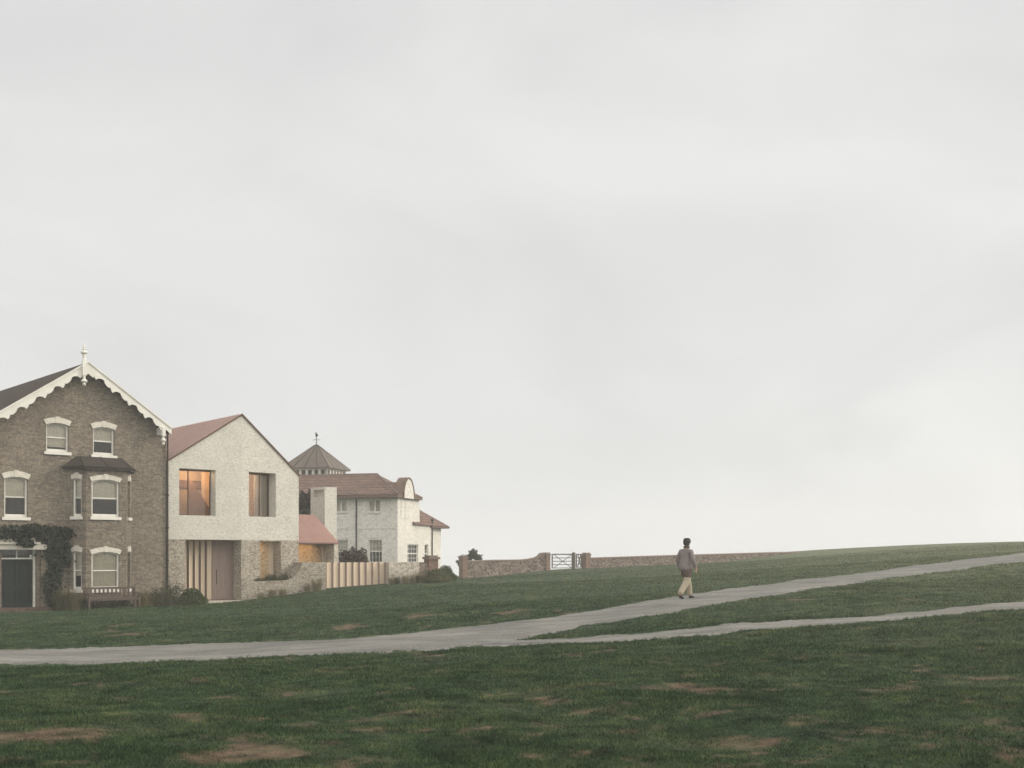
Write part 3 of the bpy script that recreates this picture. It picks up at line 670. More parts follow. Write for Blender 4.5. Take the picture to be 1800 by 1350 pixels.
    fb.box(uap-.085, uap+.085, yF-.07, yF+.07, Z(660), Z(634))
    s_ = .0245
    fb.lathe([(.085, 0), (.07, .1), (.085, .24), (.05, .27), (.13, .31), (.15, .36), (.10, .42), (.05, .45), (.085, .49), (.04, .53), (.055, .60), (.02, .74), (.002, .80)], (uap, yF, Z(634)))
    fb.lathe([(.06, 0), (.06, -.15), (.12, -.20), (.145, -.25), (.10, -.30), (.05, -.33), (.08, -.38), (.05, -.43), (.0, -.46)], (uap, yF, Z(660)))
    fb.build('finial', M['white'], R)
    # bay
    tb = math.atan2(bd, bf0-b0)
    bz0 = -1.0
    planes = []
    def T(p, q_):                                   # matrix: s along p->q, y into the wall
        d = Vector((q_[0]-p[0], q_[1]-p[1])); L_ = d.length; d /= L_
        return Matrix(((d.x, -d.y, 0, p[0]), (d.y, d.x, 0, p[1]), (0, 0, 1, 0), (0, 0, 0, 1))), L_
    TL, LL = T((b0, 0), (bf0, -bd)); TF, LF = T((bf0, -bd), (bf1, -bd)); TR, LR = T((bf1, -bd), (b1, 0))
    bw = MB(); bwins = []
    zz = lambda y, x=185: FL.z(x, y, -bd)
    u1f = FL.u(161, -bd)-bf0; u2f = FL.u(209.5, -bd)-bf0
    rows = ((zz(843), zz(908.5), .52), (zz(970), zz(1036), .93))
    for Mx, Lx, a, b in ((TL, LL, .30, .74), (TF, LF, u1f, u2f), (TR, LR, .26, .70)):
        hs = []
        for (zt, z0, bl) in rows:
            if Mx is not TF: zt_ = zt+.03; r = .06
            else: zt_ = zt; r = .11
            hs.append(arch(a, b, z0, zt_-r, r)); bwins.append((Mx, a, b, z0, zt_, r, bl))
        bw.M = Mx; bw.wall([(0, bz0), (Lx, bz0), (Lx, bzt), (0, bzt)], hs, 0, .25)
    bw.build('bay_wall', M['stock'], R)
    for (Mx, a, b, z0, zt, r, bl) in bwins:
        sash_window(R, Mx, a, b, z0, zt, r, bl if Mx is TF else min(.62, bl), lw=.07 if Mx is not TF else .1, lh=.24, yrec=.07 if Mx is not TR else .14, sillx=.07)
    # bay roof
    br = MB(); e0, e1, e2, e3 = (b0-.16, .0), (bf0-.14, -bd-.2), (bf1+.14, -bd-.2), (b1+.16, .0)
    zt2 = P(175, 804)[1]
    br.slab([e0, e1, e2, e3], bzt, bzt+.10)
    br.slab([(e0[0]-.07, -.005), (e1[0]-.05, e1[1]-.06), (e2[0]+.05, e2[1]-.06), (e3[0]+.07, -.005)], bzt+.10, bzt+.16)
    lo = [(e0[0], 0, bzt+.161), (e1[0], e1[1], bzt+.161), (e2[0], e2[1], bzt+.161), (e3[0], 0, bzt+.161)]
    hi = [(b0+.42, -.002, zt2), (b0+.55, -.1, zt2), (b1-.55, -.1, zt2), (b1-.42, -.002, zt2)]
    br.add(lo+hi, [(0, 1, 5, 4), (1, 2, 6, 5), (2, 3, 7, 6), (4, 5, 6, 7), (3, 0, 4, 7)])
    for a_, b_ in ((lo[1], hi[1]), (lo[2], hi[2]), (((lo[1][0]*.5+lo[2][0]*.5), lo[1][1], lo[1][2]), ((hi[1][0]+hi[2][0])/2, hi[1][1], hi[1][2]))):
        br.tube(a_, b_, .028, n=6)
    br.build('bay_roof', M['lead'], R)
    # door: leaf with panels, frame, transom, canopy, step
    dr = MB(); y = .22; tz = FL.z(34, 983, .2); xa, xb = dx0+.03, dx1-.10
    w_ = xb-xa; st = .12; mx_ = (xa+xb)/2; hD = tz-dz0
    dr.box(xa, xb, y+.03, y+.06, dz0+.02, tz)
    zr = [dz0+.02, dz0+.22, dz0+hD*.36, dz0+hD*.47, tz-.13, tz]
    for a, b in ((xa, xa+st), (mx_-st/2, mx_+st/2), (xb-st, xb)): dr.box(a, b, y, y+.029, dz0+.02, tz)
    for a, b in ((xa+st, mx_-st/2), (mx_+st/2, xb-st)):
        dr.box(a, b, y+.001, y+.029, zr[0], zr[1]); dr.box(a, b, y+.001, y+.029, zr[2], zr[3]); dr.box(a, b, y+.001, y+.029, zr[4], zr[5])
        dr.box(a+.05, b-.05, y+.012, y+.029, zr[1]+.05, zr[2]-.05); dr.box(a+.05, b-.05, y+.012, y+.029, zr[3]+.05, zr[4]-.05)
    door = dr.build('door', M['green'], R)
    kb = MB(); kb.lathe([(.0, 0), (.03, .005), (.03, .03), (0, .035)], (0, 0, 0)); kb.v = [(xb-.07+v[0], y-.01-v[2], dz0+hD*.45+v[1]) for v in kb.v]; kb.build('knob', M['bronze'], door)
    df = MB(); df.box(dx0, dx0+.03, y-.06, y+.06, dz0, dzt-.001); df.box(dx1-.09, dx1, y-.06, y+.06, dz0, dzt-.001)
    df.box(dx0+.031, dx1-.091, y-.05, y+.05, tz+.001, tz+.06); df.box(mx_-.02, mx_+.02, y-.03, y+.05, tz+.061, dzt-.03)
    df.box(xb-.13, xb-.03, y-.045, y-.01, tz+.062, tz+.19)
    dfo = df.build('door_frame', M['white'], R)
    g = MB(); g.box(dx0+.031, dx1-.091, y+.02, y+.025, tz+.062, dzt-.002); g.build('pane', M['glass'], dfo)
    cn_ = MB(); c0 = ul-.2; c1 = FL.u(78)
    cn_.box(c0, c1, -.30, -.001, P(30, 966)[1], P(30, 957)[1]); cn_.box(c0, c1-.3, -.42, -.001, P(30, 956.8)[1], P(30, 953)[1]); cn_.box(c0, c1-.5, -.36, -.001, P(30, 952.8)[1], P(30, 945)[1])
    cn_.build('door_canopy', M['stone'], R)
    pr = MB(); pr.box(dx1+.14, dx1+.42, -.12, -.001, zb, P(72, 967)[1]-.002); pr.build('pilaster', M['stock'], R)
    sp = MB(); sp.box(ul-.5, dx1+.6, -.95, -.002, zb, dz0-.002); sp.build('step', M['redbrick'], R)
    # vertical white line under bay roof: downpipe at the party line
    dp = MB(); u = ur+.02; dp.tube((u+.03, -.07, zb), (u+.03, -.07, eave(ur)-.2), .045)
    for k in range(4): dp.box(u-.03, u+.09, -.125, -.0, .6+k*1.5, .66+k*1.5)
    dp.tube((u+.03, -.07, eave(ur)-.2), (u+.2, .2, eave(ur)-.0), .045)
    dp.build('downpipe', M['dark'], R)
    return dict(ul=ul, ur=ur, ua=ua, b0=b0, dx1=dx1)
BH = brick_house()

# climbing plant over the door and down the wall
def creeper():
    R = tag(empty('climbing_plant', FL.world(FL.u(100), -.1, h1(*FL.w(100))-FL.zb)), 'dark leafy creeper growing up the brick wall and over the door canopy', 'climbing plant')
    c0 = R.location; Rm = Matrix.Rotation(FL.rz, 3, 'Z')
    C = []
    segs = [((-12, 938), (60, 933), 14, 9, 2300), ((50, 934), (118, 938), 16, 9, 2600), ((30, 948), (50, 957), 10, 7, 600), ((96, 945), (104, 985), 22, 16, 2300), ((98, 985), (92, 1055), 14, 10, 1900), ((112, 940), (118, 985), 8, 8, 600), ((86, 1020), (98, 1060), 15, 12, 900)]
    for (a, b, rx, ry, n) in segs:
        for i in range(n):
            t = random.random(); px = a[0]+(b[0]-a[0])*t+random.gauss(0, 1)*rx*.42; py = a[1]+(b[1]-a[1])*t+random.gauss(0, 1)*ry*.5
            u, z = FL.p(px, py, -.2); dep = -abs(random.gauss(.12, .12))-.03-(.38 if py < 962 and px < 80 else 0)*random.random()
            w_ = FL.world(u, dep, z); C.append(w_-c0)
    np_mesh('foliage', leaves(np.array([tuple(v) for v in C]), .15, .8, 0), 4, M['ivy'], R)
    mb = MB()
    pts = [(95, 1068), (92, 1030), (97, 990), (100, 960), (90, 940), (60, 936), (20, 938), (-5, 940)]
    for off in (0, 3, -4):
        L_ = [FL.world(*((lambda p: (p[0], -.06, p[1]))(FL.p(x+off, y+off, 0)))) - c0 for x, y in pts]
        for a, b in zip(L_, L_[1:]): mb.tube(a, b, .03, .02, 6)
    mb.build('stem', M['bark'], R)
creeper()

# ------------------------------------------------------------------ MODERN HOUSE
def modern_house():
    R = tag(FN.root('modern_house'), 'pale masonry house with a folded gable front, deep square windows and pink roof', 'house')
    P = FN.p; zb = -1.0
    # everything in FN local coordinates; right half is turned about the fold
    uf = FN.u(425); rot = FR.rz-FN.rz
    MR = Matrix.Translation((uf, 0, 0)) @ Matrix.Rotation(rot, 4, 'Z')
    zf = P(425, 730)[1]; zl = P(295, 811)[1]; zr = FR.z(525, 836); u_r = FR.u(525)
    zm = P(425, 949)[1]
    TH = .62
    # upper wall
    w0 = [P(315, 823), P(379, 826), P(379, 906.8), P(315, 905.2)]
    ax, bx = (w0[0][0]+w0[3][0])/2, (w0[1][0]+w0[2][0])/2; az, bz = (w0[2][1]+w0[3][1])/2, (w0[0][1]+w0[1][1])/2
    W1 = (ax, bx, az, bz)
    v0 = [FR.p(437.5, 829), FR.p(485, 832.2), FR.p(485, 909), FR.p(437.5, 907.5)]
    W2 = (v0[0][0], v0[1][0], (v0[2][1]+v0[3][1])/2, (v0[0][1]+v0[1][1])/2)
    rect = lambda a: [(a[0], a[2]), (a[1], a[2]), (a[1], a[3]), (a[0], a[3])]
    up = MB()
    up.wall([(0, zm), (uf, zm), (uf, zf), (0, zl)], [rect(W1)], 0, TH)
    up.M = MR; up.wall([(0.0, zm), (u_r, zm), (u_r, zr), (0.0, zf)], [rect(W2)], 0, TH); up.M = Matrix.Identity(4)
    D = 9.5
    er = MR @ Vector((u_r, 0, 0)); dr = MR.to_3x3() @ Vector((0, 1, 0))
    bl = Vector((0, D, 0)); brr = Vector((er.x-1.0, D, 0))
    # side and back walls
    def sidewall(mb, a, b, z0, za, zc, th=.3):
        d = (b-a).normalized(); n = Vector((-d.y, d.x, 0))*th
        mb.hexa([(a.x, a.y, z0), (b.x, b.y, z0), (b.x, b.y, zc), (a.x, a.y, za)], [(a.x+n.x, a.y+n.y, z0), (b.x+n.x, b.y+n.y, z0), (b.x+n.x, b.y+n.y, zc), (a.x+n.x, a.y+n.y, za)])
    rs = er+dr*(TH+.01)
    sidewall(up, Vector((rs.x, rs.y, 0)), brr, zb, zr, zr)
    sidewall(up, Vector((0, D, 0)), Vector((0, TH+.01, 0)), zb, zl, zl)
    up.hexa([(0, D, zb), (brr.x, D, zb), (brr.x, D, zr), (uf, D, zf), (0, D, zl)], [(0, D+.3, zb), (brr.x, D+.3, zb), (brr.x, D+.3, zr), (uf, D+.3, zf), (0, D+.3, zl)])
    up.build('upper_wall', M['chalk'], R)
    # lower wall
    o1 = (FN.u(326), FN.u(424), P(410, 1055)[1], zm-.02)
    o2 = (FR.u(457), FR.u(494), FR.z(475, 1030), FR.z(475, 951.5))
    lw = MB(); zt = zm-.002
    lw.wall([(0.0, zb), (uf, zb), (uf, zt), (0.0, zt)], [rect(o1)], .004, .86)
    lw.M = MR; lw.wall([(0.0, zb), (u_r-.004, zb), (u_r-.004, zt), (0.0, zt)], [rect(o2)], .004, .6)
    lw.build('lower_wall', M['stonelow'], R)
    # roof slopes with a thin dark verge
    rf = MB(); t = .07
    a = [Vector((-.06, -.03, zl-.04)), Vector((uf, -.04, zf)), Vector((uf, D+.35, zf)), Vector((-.06, D+.35, zl-.04))]
    rf.hexa([tuple(p+Vector((0, 0, .004))) for p in a], [tuple(p+Vector((0, 0, t))) for p in a]); rf.build('roof', M['pinkhi'], R)
    # standing seams
    ss = MB()
    for k in range(1, 24):
        y = k*.42
        ss.hexa([(-.06, y, zl-.04+t), (-.06, y+.025, zl-.04+t), (uf, y+.025, zf+t), (uf, y, zf+t)], [(-.06, y, zl-.04+t+.03), (-.06, y+.025, zl-.04+t+.03), (uf, y+.025, zf+t+.03), (uf, y, zf+t+.03)])
    ss.build('roof_seams', M['pinkhi'], R)
    e2 = MR @ Vector((u_r+.05, -.03, 0))
    a = [Vector((uf, -.04, zf)), Vector((e2.x, e2.y, zr-.03)), Vector((brr.x+.05, D+.35, zr-.03)), Vector((uf, D+.35, zf))]
    r2 = MB(); r2.hexa([tuple(p+Vector((0, 0, .004))) for p in a], [tuple(p+Vector((0, 0, t))) for p in a]); r2.build('roof', M['pinkhi'], R)
    vg = MB()
    for p, q_ in (((-.07, -.05, zl-.04), (uf, -.05, zf)), ((uf, -.05, zf), (e2.x, e2.y-.02, zr-.035))):
        vg.hexa([(p[0], p[1], p[2]-.005), (q_[0], q_[1], q_[2]-.005), (q_[0], q_[1], q_[2]+.085), (p[0], p[1], p[2]+.085)], [(p[0], p[1]-.02, p[2]-.005), (q_[0], q_[1]-.02, q_[2]-.005), (q_[0], q_[1]-.02, q_[2]+.085), (p[0], p[1]-.02, p[2]+.085)])
    vg.build('verge_trim', M['bronze'], R)
    # rooms: floor, ceiling lining, back wall
    it = MB(); it.box(.35, er.x-1.3, 1.25, D-.1, zm-.15, zm+.02)
    it.build('floor_slab', M['ply'], R)
    # upper left window
    def win_frame(mb, a, y, f=.045, mull=()):
        mb.box(a[0], a[0]+f, y, y+.07, a[2], a[3]); mb.box(a[1]-f, a[1], y, y+.07, a[2], a[3])
        mb.box(a[0]+f, a[1]-f, y, y+.07, a[2], a[2]+f); mb.box(a[0]+f, a[1]-f, y, y+.07, a[3]-f*1.6, a[3])
        for m in mull: mb.box(m-.02, m+.02, y+.005, y+.065, a[2]+f, a[3]-f*1.6)
    f1 = MB(); y1 = TH-.08; win_frame(f1, W1, y1, mull=[FN.u(331, y1)]); wn = f1.build('window', M['bronze'], R); wn['label'] = 'wide deep window with warm lit timber room behind'
    g = MB(); g.box(W1[0]+.03, W1[1]-.03, y1+.03, y1+.036, W1[2]+.03, W1[3]-.03); g.build('pane', M['glassw'], wn)
    rm = MB(); yb_ = TH+1.9
    rm.box(W1[0]-1.6, W1[1]+.75, yb_, yb_+.05, W1[2]-.4, W1[3]+1.1); rm.box(W1[1]+.70, W1[1]+.75, TH+.01, yb_, W1[2]-.4, W1[3]+1.1); rm.box(W1[0]-1.65, W1[0]-1.6, TH+.01, yb_, W1[2]-.4, W1[3]+1.1)
    rm.box(W1[0]-1.6, W1[1]+.70, TH+.02, yb_, W1[3]+.35, W1[3]+.40)
    rm.build('room_lining', M['ply'], R)
    q1 = TH+1.0
    pts = [FN.p(331.5, 836, q1), FN.p(331.5, 912, q1), FN.p(372, 912, q1), FN.p(372, 899, q1)]
    st = MB(); st.prism(pts, q1, q1+.06); st.build('stair_side', M['plyd'], R)
    bm_ = MB(); qa = yb_-.12; a1 = FN.p(300, 857, qa); a2 = FN.p(390, 847, qa); bm_.box(a1[0]-.3, a2[0]+.2, qa, qa+.10, a1[1], a2[1]); bm_.build('beam', M['plyd'], R)
    # upper right window with curtains / fins
    f2 = MB(); f2.M = MR; y2 = TH-.08; win_frame(f2, W2, y2, .05, mull=[FR.u(456.5, y2)]); wn2 = f2.build('window', M['bronze'], R); wn2['label'] = 'deep window with drawn pale curtains'
    g = MB(); g.M = MR; g.box(W2[0]+.03, W2[1]-.03, y2+.03, y2+.036, W2[2]+.03, W2[3]-.03); g.build('pane', M['glassw'], wn2)
    cu = MB(); cu.M = MR; c0 = FR.u(447.5, TH+.12); c1 = FR.u(474, TH+.12); n = 60; vs = []
    for i in range(n+1):
        x = c0+(c1-c0)*i/n; yy = TH+.14+.05*math.sin(i*.85)+.02*math.sin(i*2.3); vs += [(x, yy, W2[2]-.1), (x, yy, W2[3]+.1)]
    cu.add(vs, [(2*i, 2*i+2, 2*i+3, 2*i+1) for i in range(n)]); cu.build('curtain', M['curtain'], wn2)
    rm2 = MB(); rm2.M = MR; rm2.box(W2[0]-1.2, W2[1]+.9, TH+1.5, TH+1.55, W2[2]-.3, W2[3]+.5); rm2.build('room_lining', M['ply'], R)
    # ground floor: folding screen and boarded door at the back of the recess
    yd = .87; xd0 = FN.u(373, yd); xd1 = FN.u(410.5, yd); xs0 = FN.u(322, yd)
    zf0 = o1[2]; zf1 = o1[3]
    bw = MB(); bw.box(xs0-.5, xd1+.6, yd+.24, yd+.3, zf0, zf1); bw.build('screen_backing', M['timberd'], R)
    pn = MB(); nP = 4; pw = (xd0-.26-xs0)/nP
    for k in range(nP):
        x = xs0+k*pw
        pn.hexa([(x, yd+.02, zf0+.03), (x+pw*.80, yd+.13, zf0+.03), (x+pw*.80, yd+.17, zf0+.03), (x, yd+.06, zf0+.03)], [(x, yd+.02, zf1-.03), (x+pw*.80, yd+.13, zf1-.03), (x+pw*.80, yd+.17, zf1-.03), (x, yd+.06, zf1-.03)])
    pn.box(xd0-.25, xd0-.02, yd+.03, yd+.07, zf0+.03, zf1-.03)
    pn.build('folding_screen', M['timber'], R)
    dd = MB(); dd.box(xd0, xd1, yd+.01, yd+.03, zf0+.02, zf1-.02); nb = 9
    for k in range(nb):
        x0 = xd0+(xd1-xd0)*k/nb; dd.box(x0+.004, x0+(xd1-xd0)/nb-.004, yd-.012, yd+.009, zf0+.02, zf1-.02)
    do = dd.build('door', M['timberd'], R)
    h = MB(); hx = xd0+.20; h.tube((hx, yd-.06, zf0+.75), (hx, yd-.06, zf0+1.45), .014); h.tube((hx, yd-.06, zf0+.85), (hx, yd-.01, zf0+.85), .01); h.tube((hx, yd-.06, zf0+1.35), (hx, yd-.01, zf0+1.35), .01); h.build('handle', M['dark'], do)
    ds = MB(); ds.box(o1[0]-.1, uf-.02, -.45, .003, zb, o1[2]-.004); ds.build('doorstep', M['stonepale'], R)
    # lower right opening: warm brick pocket and timber post
    pk = MB(); pk.M = MR; yk = .62
    pk.box(o2[0]-.5, FR.u(472, yk), yk, yk+.2, o2[2]-.3, o2[3]+.0); pk.build('recess_wall', M['warm'], R)
    po = MB(); po.M = MR; po.box(FR.u(472, yk)+.002, FR.u(481, yk), yk-.02, yk+.12, o2[2]-.3, o2[3]); po.build('recess_post', M['timber'], R)
    bk = MB(); bk.M = MR; bk.box(o2[0]-.6, o2[1]+.6, 1.3, 1.35, o2[2]-.3, o2[3]+.1); bk.build('room_lining', M['ply'], R)
    # low wing: pink roof, porch walls, chimney (in world, brought into local)
    inv = (Matrix.Translation((FN.o.x, FN.o.y, FN.zb)) @ Matrix.Rotation(FN.rz, 4, 'Z')).inverted()
    def loc(fr): return inv @ Matrix.Translation((fr.o.x, fr.o.y, fr.zb)) @ Matrix.Rotation(fr.rz, 4, 'Z')
    MK = loc(FK); K = FK
    ze = (K.z(560, 955)+K.z(595, 956))/2; uE = K.u(595.5); dep = 2.2
    u2, z2 = K.p(553, 905, dep); uL = K.u(500)
    lr = MB(); lr.M = MK; back = 4.4
    A = [(uL, 0, ze), (uE, 0, ze), (uE, back, ze), (uL, back, ze)]; Bt = [(uL, dep, z2), (u2, dep, z2)]
    top = [(a_[0], a_[1], a_[2]+.07) for a_ in A]
    lr.add(A+top+Bt, [(0, 1, 2, 3), (0, 1, 5, 4), (1, 2, 6, 5), (2, 3, 7, 6), (3, 0, 4, 7), (4, 5, 9, 8), (5, 6, 9), (6, 7, 8, 9), (4, 8, 7)])
    lr.build('low_roof', M['pink'], R)
    pw_ = MB(); pw_.M = MK; p0 = K.u(587.5, .06); p1 = K.u(596.5, .06)-.06
    pw_.box(p0, p1, .06, 1.35, -1.6, ze-.002); pw_.build('porch_pier', M['stonepale'], R)
    pb = MB(); pb.M = MK; pb.box(uL, p0-.12, 1.15, 1.35, -1.6, ze-.002); pb.build('porch_wall', M['warm'], R)
    pt = MB(); pt.M = MK; pt.box(p0-.118, p0-.002, 1.0, 1.15, -1.6, ze-.002); pt.build('porch_post', M['timber'], R)
    sf = MB(); sf.M = MK; sf.box(uL, uE-.06, .12, back, ze-.05, ze-.003); sf.build('soffit', M['bronze'], R)
    MC = loc(FC); C_ = FC
    zc = C_.z(571, 855.5); wF = C_.u(592); 
    k = (546-CX)/F; o = C_.o; dpt = (k*o.y-o.x)/(C_.d.x-k*C_.d.y)
    ch = MB(); ch.M = MC
    ch.box(0, wF, 0, dpt, -1.6, zc-.55)
    # top with a recessed flue mouth on the shaded side
    ch.box(0.20, wF, 0, dpt, zc-.55, zc-.16); ch.box(0, .2, 0, .12, zc-.55, zc-.16); ch.box(0, .2, dpt-.25, dpt, zc-.55, zc-.16); ch.box(0, wF, 0, dpt, zc-.16, zc)
    ch.build('chimney', M['chalk'], R)
    # lamps of the lit rooms
    def lamp(co, e, fr_m, size=.25, col=(1, .74, .46)):
        l = bpy.data.lights.new('room_lamp', 'POINT'); l.energy = e; l.shadow_soft_size = size; l.color = col
        o_ = bpy.data.objects.new('room_lamp', l); COL.objects.link(o_); o_.parent = R; o_.location = fr_m @ Vector(co)
    I = Matrix.Identity(4)
    lamp(((W1[0]+W1[1])/2+.5, TH+.55, W1[3]-.0), 48, I)
    lamp((W2[0]+.1, TH+.8, W2[3]-.3), 70, MR)
    lamp((o2[0]+.35, .35, o2[3]-.25), 2.0, MR, .1)
    l = bpy.data.lights.new('porch_lamp', 'SPOT'); l.energy = 17; l.spot_size = math.radians(110); l.spot_blend = .6; l.shadow_soft_size = .1; l.color = (1, .66, .34)
    o_ = bpy.data.objects.new('porch_lamp', l); COL.objects.link(o_); o_.parent = R; o_.matrix_local = MK @ Matrix.Translation((K.u(550, .35), .35, ze-.2)) @ Matrix.Rotation(math.radians(68), 4, 'X')
modern_house()

# ------------------------------------------------------------------ GARDEN WALL, TIMBER GATE, STONE WALL
def arc(fr, pts, dep=0): return [fr.p(x, y, dep) for x, y in pts]
def garden():
    R = tag(FG.root('garden_wall'), 'low rubble stone garden wall with a curved swept planter end beside the modern house', 'wall')
    zb = -1.6; P = FG.p
    # top profile: level, then sweep, then level
    prof = [P(425.2, 1021.5)] + [P(x, y) for x, y in ((470, 1021.3), (500, 1020.5), (508, 1019), (515, 1015.5), (521, 1010), (526, 1003), (529.3, 996), (530.8, 988.5))]
    xe = FG.u(573); zt = prof[-1][1]
    poly = [(prof[0][0], zb)] + [(xe, zb), (xe, zt)] + prof[::-1]
    mb = MB(); mb.prism(poly, -.02, .20); mb.build('wall', M['stonelow'], R)
    sw = prof[3:]; pl = sw + [(FG.u(533), zt), (FG.u(533), zb), (sw[0][0], zb)]
    mb = MB(); mb.prism([(x, z-.004) for x, z in pl], .201, 1.35); mb.build('planter_end', M['stonelow'], R)
    so = MB(); so.add([(x, y, z) for z in (zb, prof[1][1]-.09) for x, y in ((prof[0][0]+.7, .202), (sw[0][0]+.5, .202), (sw[0][0]+.5, .95))], [(0, 1, 2), (3, 4, 5), (0, 1, 4, 3), (1, 2, 5, 4), (2, 0, 3, 5)]); so.build('planter_soil', M['lawn'], R)
    # planting in it
    x0 = FG.u(450); x1 = FG.u(516)
    def yy(x): g = .34*(x-FG.u(425))-.04; return random.uniform(.05, max(.10, g-.1)) if g < .35 else random.uniform(.2, min(.6, g-.06))
    pc = tag(empty('planter_plants', FG.world(x0+.8, .25, prof[1][1]-.1)), 'strip of mixed green leafy and grassy plants filling the swept stone planter', 'plants')
    Vs = []
    for i in range(34):
        x = random.uniform(x0, x1); w_ = FG.world(x, yy(x), prof[1][1]-.03)-pc.location
        Vs.append(tuft(22, tuple(w_), .05, random.uniform(.22, .52)*(.45+.55*min(1, (x-x0)/.8)), .16, .010))
    np_mesh('leaf_blades', np.concatenate(Vs), 4, M['strawd'], pc)
    C = []
    for i in range(1600):
        x = random.uniform(x0, x1); w_ = FG.world(x, yy(x), prof[1][1]-.03+random.uniform(0, .40)*random.random()*(.6+.4*math.sin(x*5))*min(1, .3+(x-x0)/.8))-pc.location; C.append(tuple(w_))
    np_mesh('foliage', leaves(np.array(C), .07), 4, M['box'], pc)
    # timber gate
    G = tag(FG.root('timber_gate'), 'corrugated pale timber gate of folded boards between two stone walls', 'gate')
    y = .12; a0 = FG.u(573.5, y); a1 = FG.u(678, y); n = 9; pw = (a1-a0)/n; zt = FG.z(600, 988.6, y)
    for k in range(n):
        x = a0+k*pw; mb = MB(); zb_ = FG.z(CX+F*(FG.world(x, y).x/FG.world(x, y).y), 1040-8*k/n*1.6, y)
        w0 = FG.world(x+pw/2, y); zb_ = h1(w0.x, w0.y)-FG.zb+.05
        mb.hexa([(x, y-.06, zb_), (x+pw*.80, y+.045, zb_), (x+pw*.80, y+.075, zb_), (x, y-.03, zb_)], [(x, y-.06, zt), (x+pw*.80, y+.045, zt), (x+pw*.80, y+.075, zt), (x, y-.03, zt)])
        mb.build('board', M['timber'], G)
        mb = MB(); mb.hexa([(x+pw*.80, y+.047, zb_), (x+pw-.004, y-.058, zb_), (x+pw-.004, y-.03, zb_), (x+pw*.80, y+.078, zb_)], [(x+pw*.80, y+.047, zt), (x+pw-.004, y-.058, zt), (x+pw-.004, y-.03, zt), (x+pw*.80, y+.078, zt)])
        mb.build('fold_strip', M['timberd'], G)  # darker timber puts shade into the faces turned from the sun
    mb = MB(); mb.box(a0, a1, y+.08, y+.14, zt-.25, zt-.13); mb.box(a0, a1, y+.08, y+.14, zt-1.0, zt-.88); mb.build('rail', M['timberd'], G)
    # stone wall beyond
    W = tag(FG.root('stone_wall'), 'pale flint stone wall with brick end panel and capped brick pier', 'wall')
    s0 = FG.u(684, -.3); s1 = FG.u(737, -.3); s2 = FG.u(753, -.3); zt = FG.z(700, 988.3, -.3)
    mb = MB(); mb.box(s0, s1, -.3, .12, zb, zt); mb.build('wall', M['stonepale'], W)
    mb = MB(); mb.box(s1+.002, s2, -.30, .12, zb, zt-.01); mb.build('brick_panel', M['flint'], W)
    mb = MB(); q0 = FG.u(754, -.38); q1 = q0+.55; zp = FG.z(758, 983, -.38)
    mb.box(q0, q1, -.38, .2, zb, zp)
    pier = mb.build('pier', M['pierbrick'], W)
    mb = MB(); mb.box(q0-.07, q1+.07, -.45, .27, zp+.001, zp+.12); mb.box(q0+.02, q1-.02, -.36, .18, zp+.12, zp+.2); mb.build('cap', M['coping'], pier)
garden()

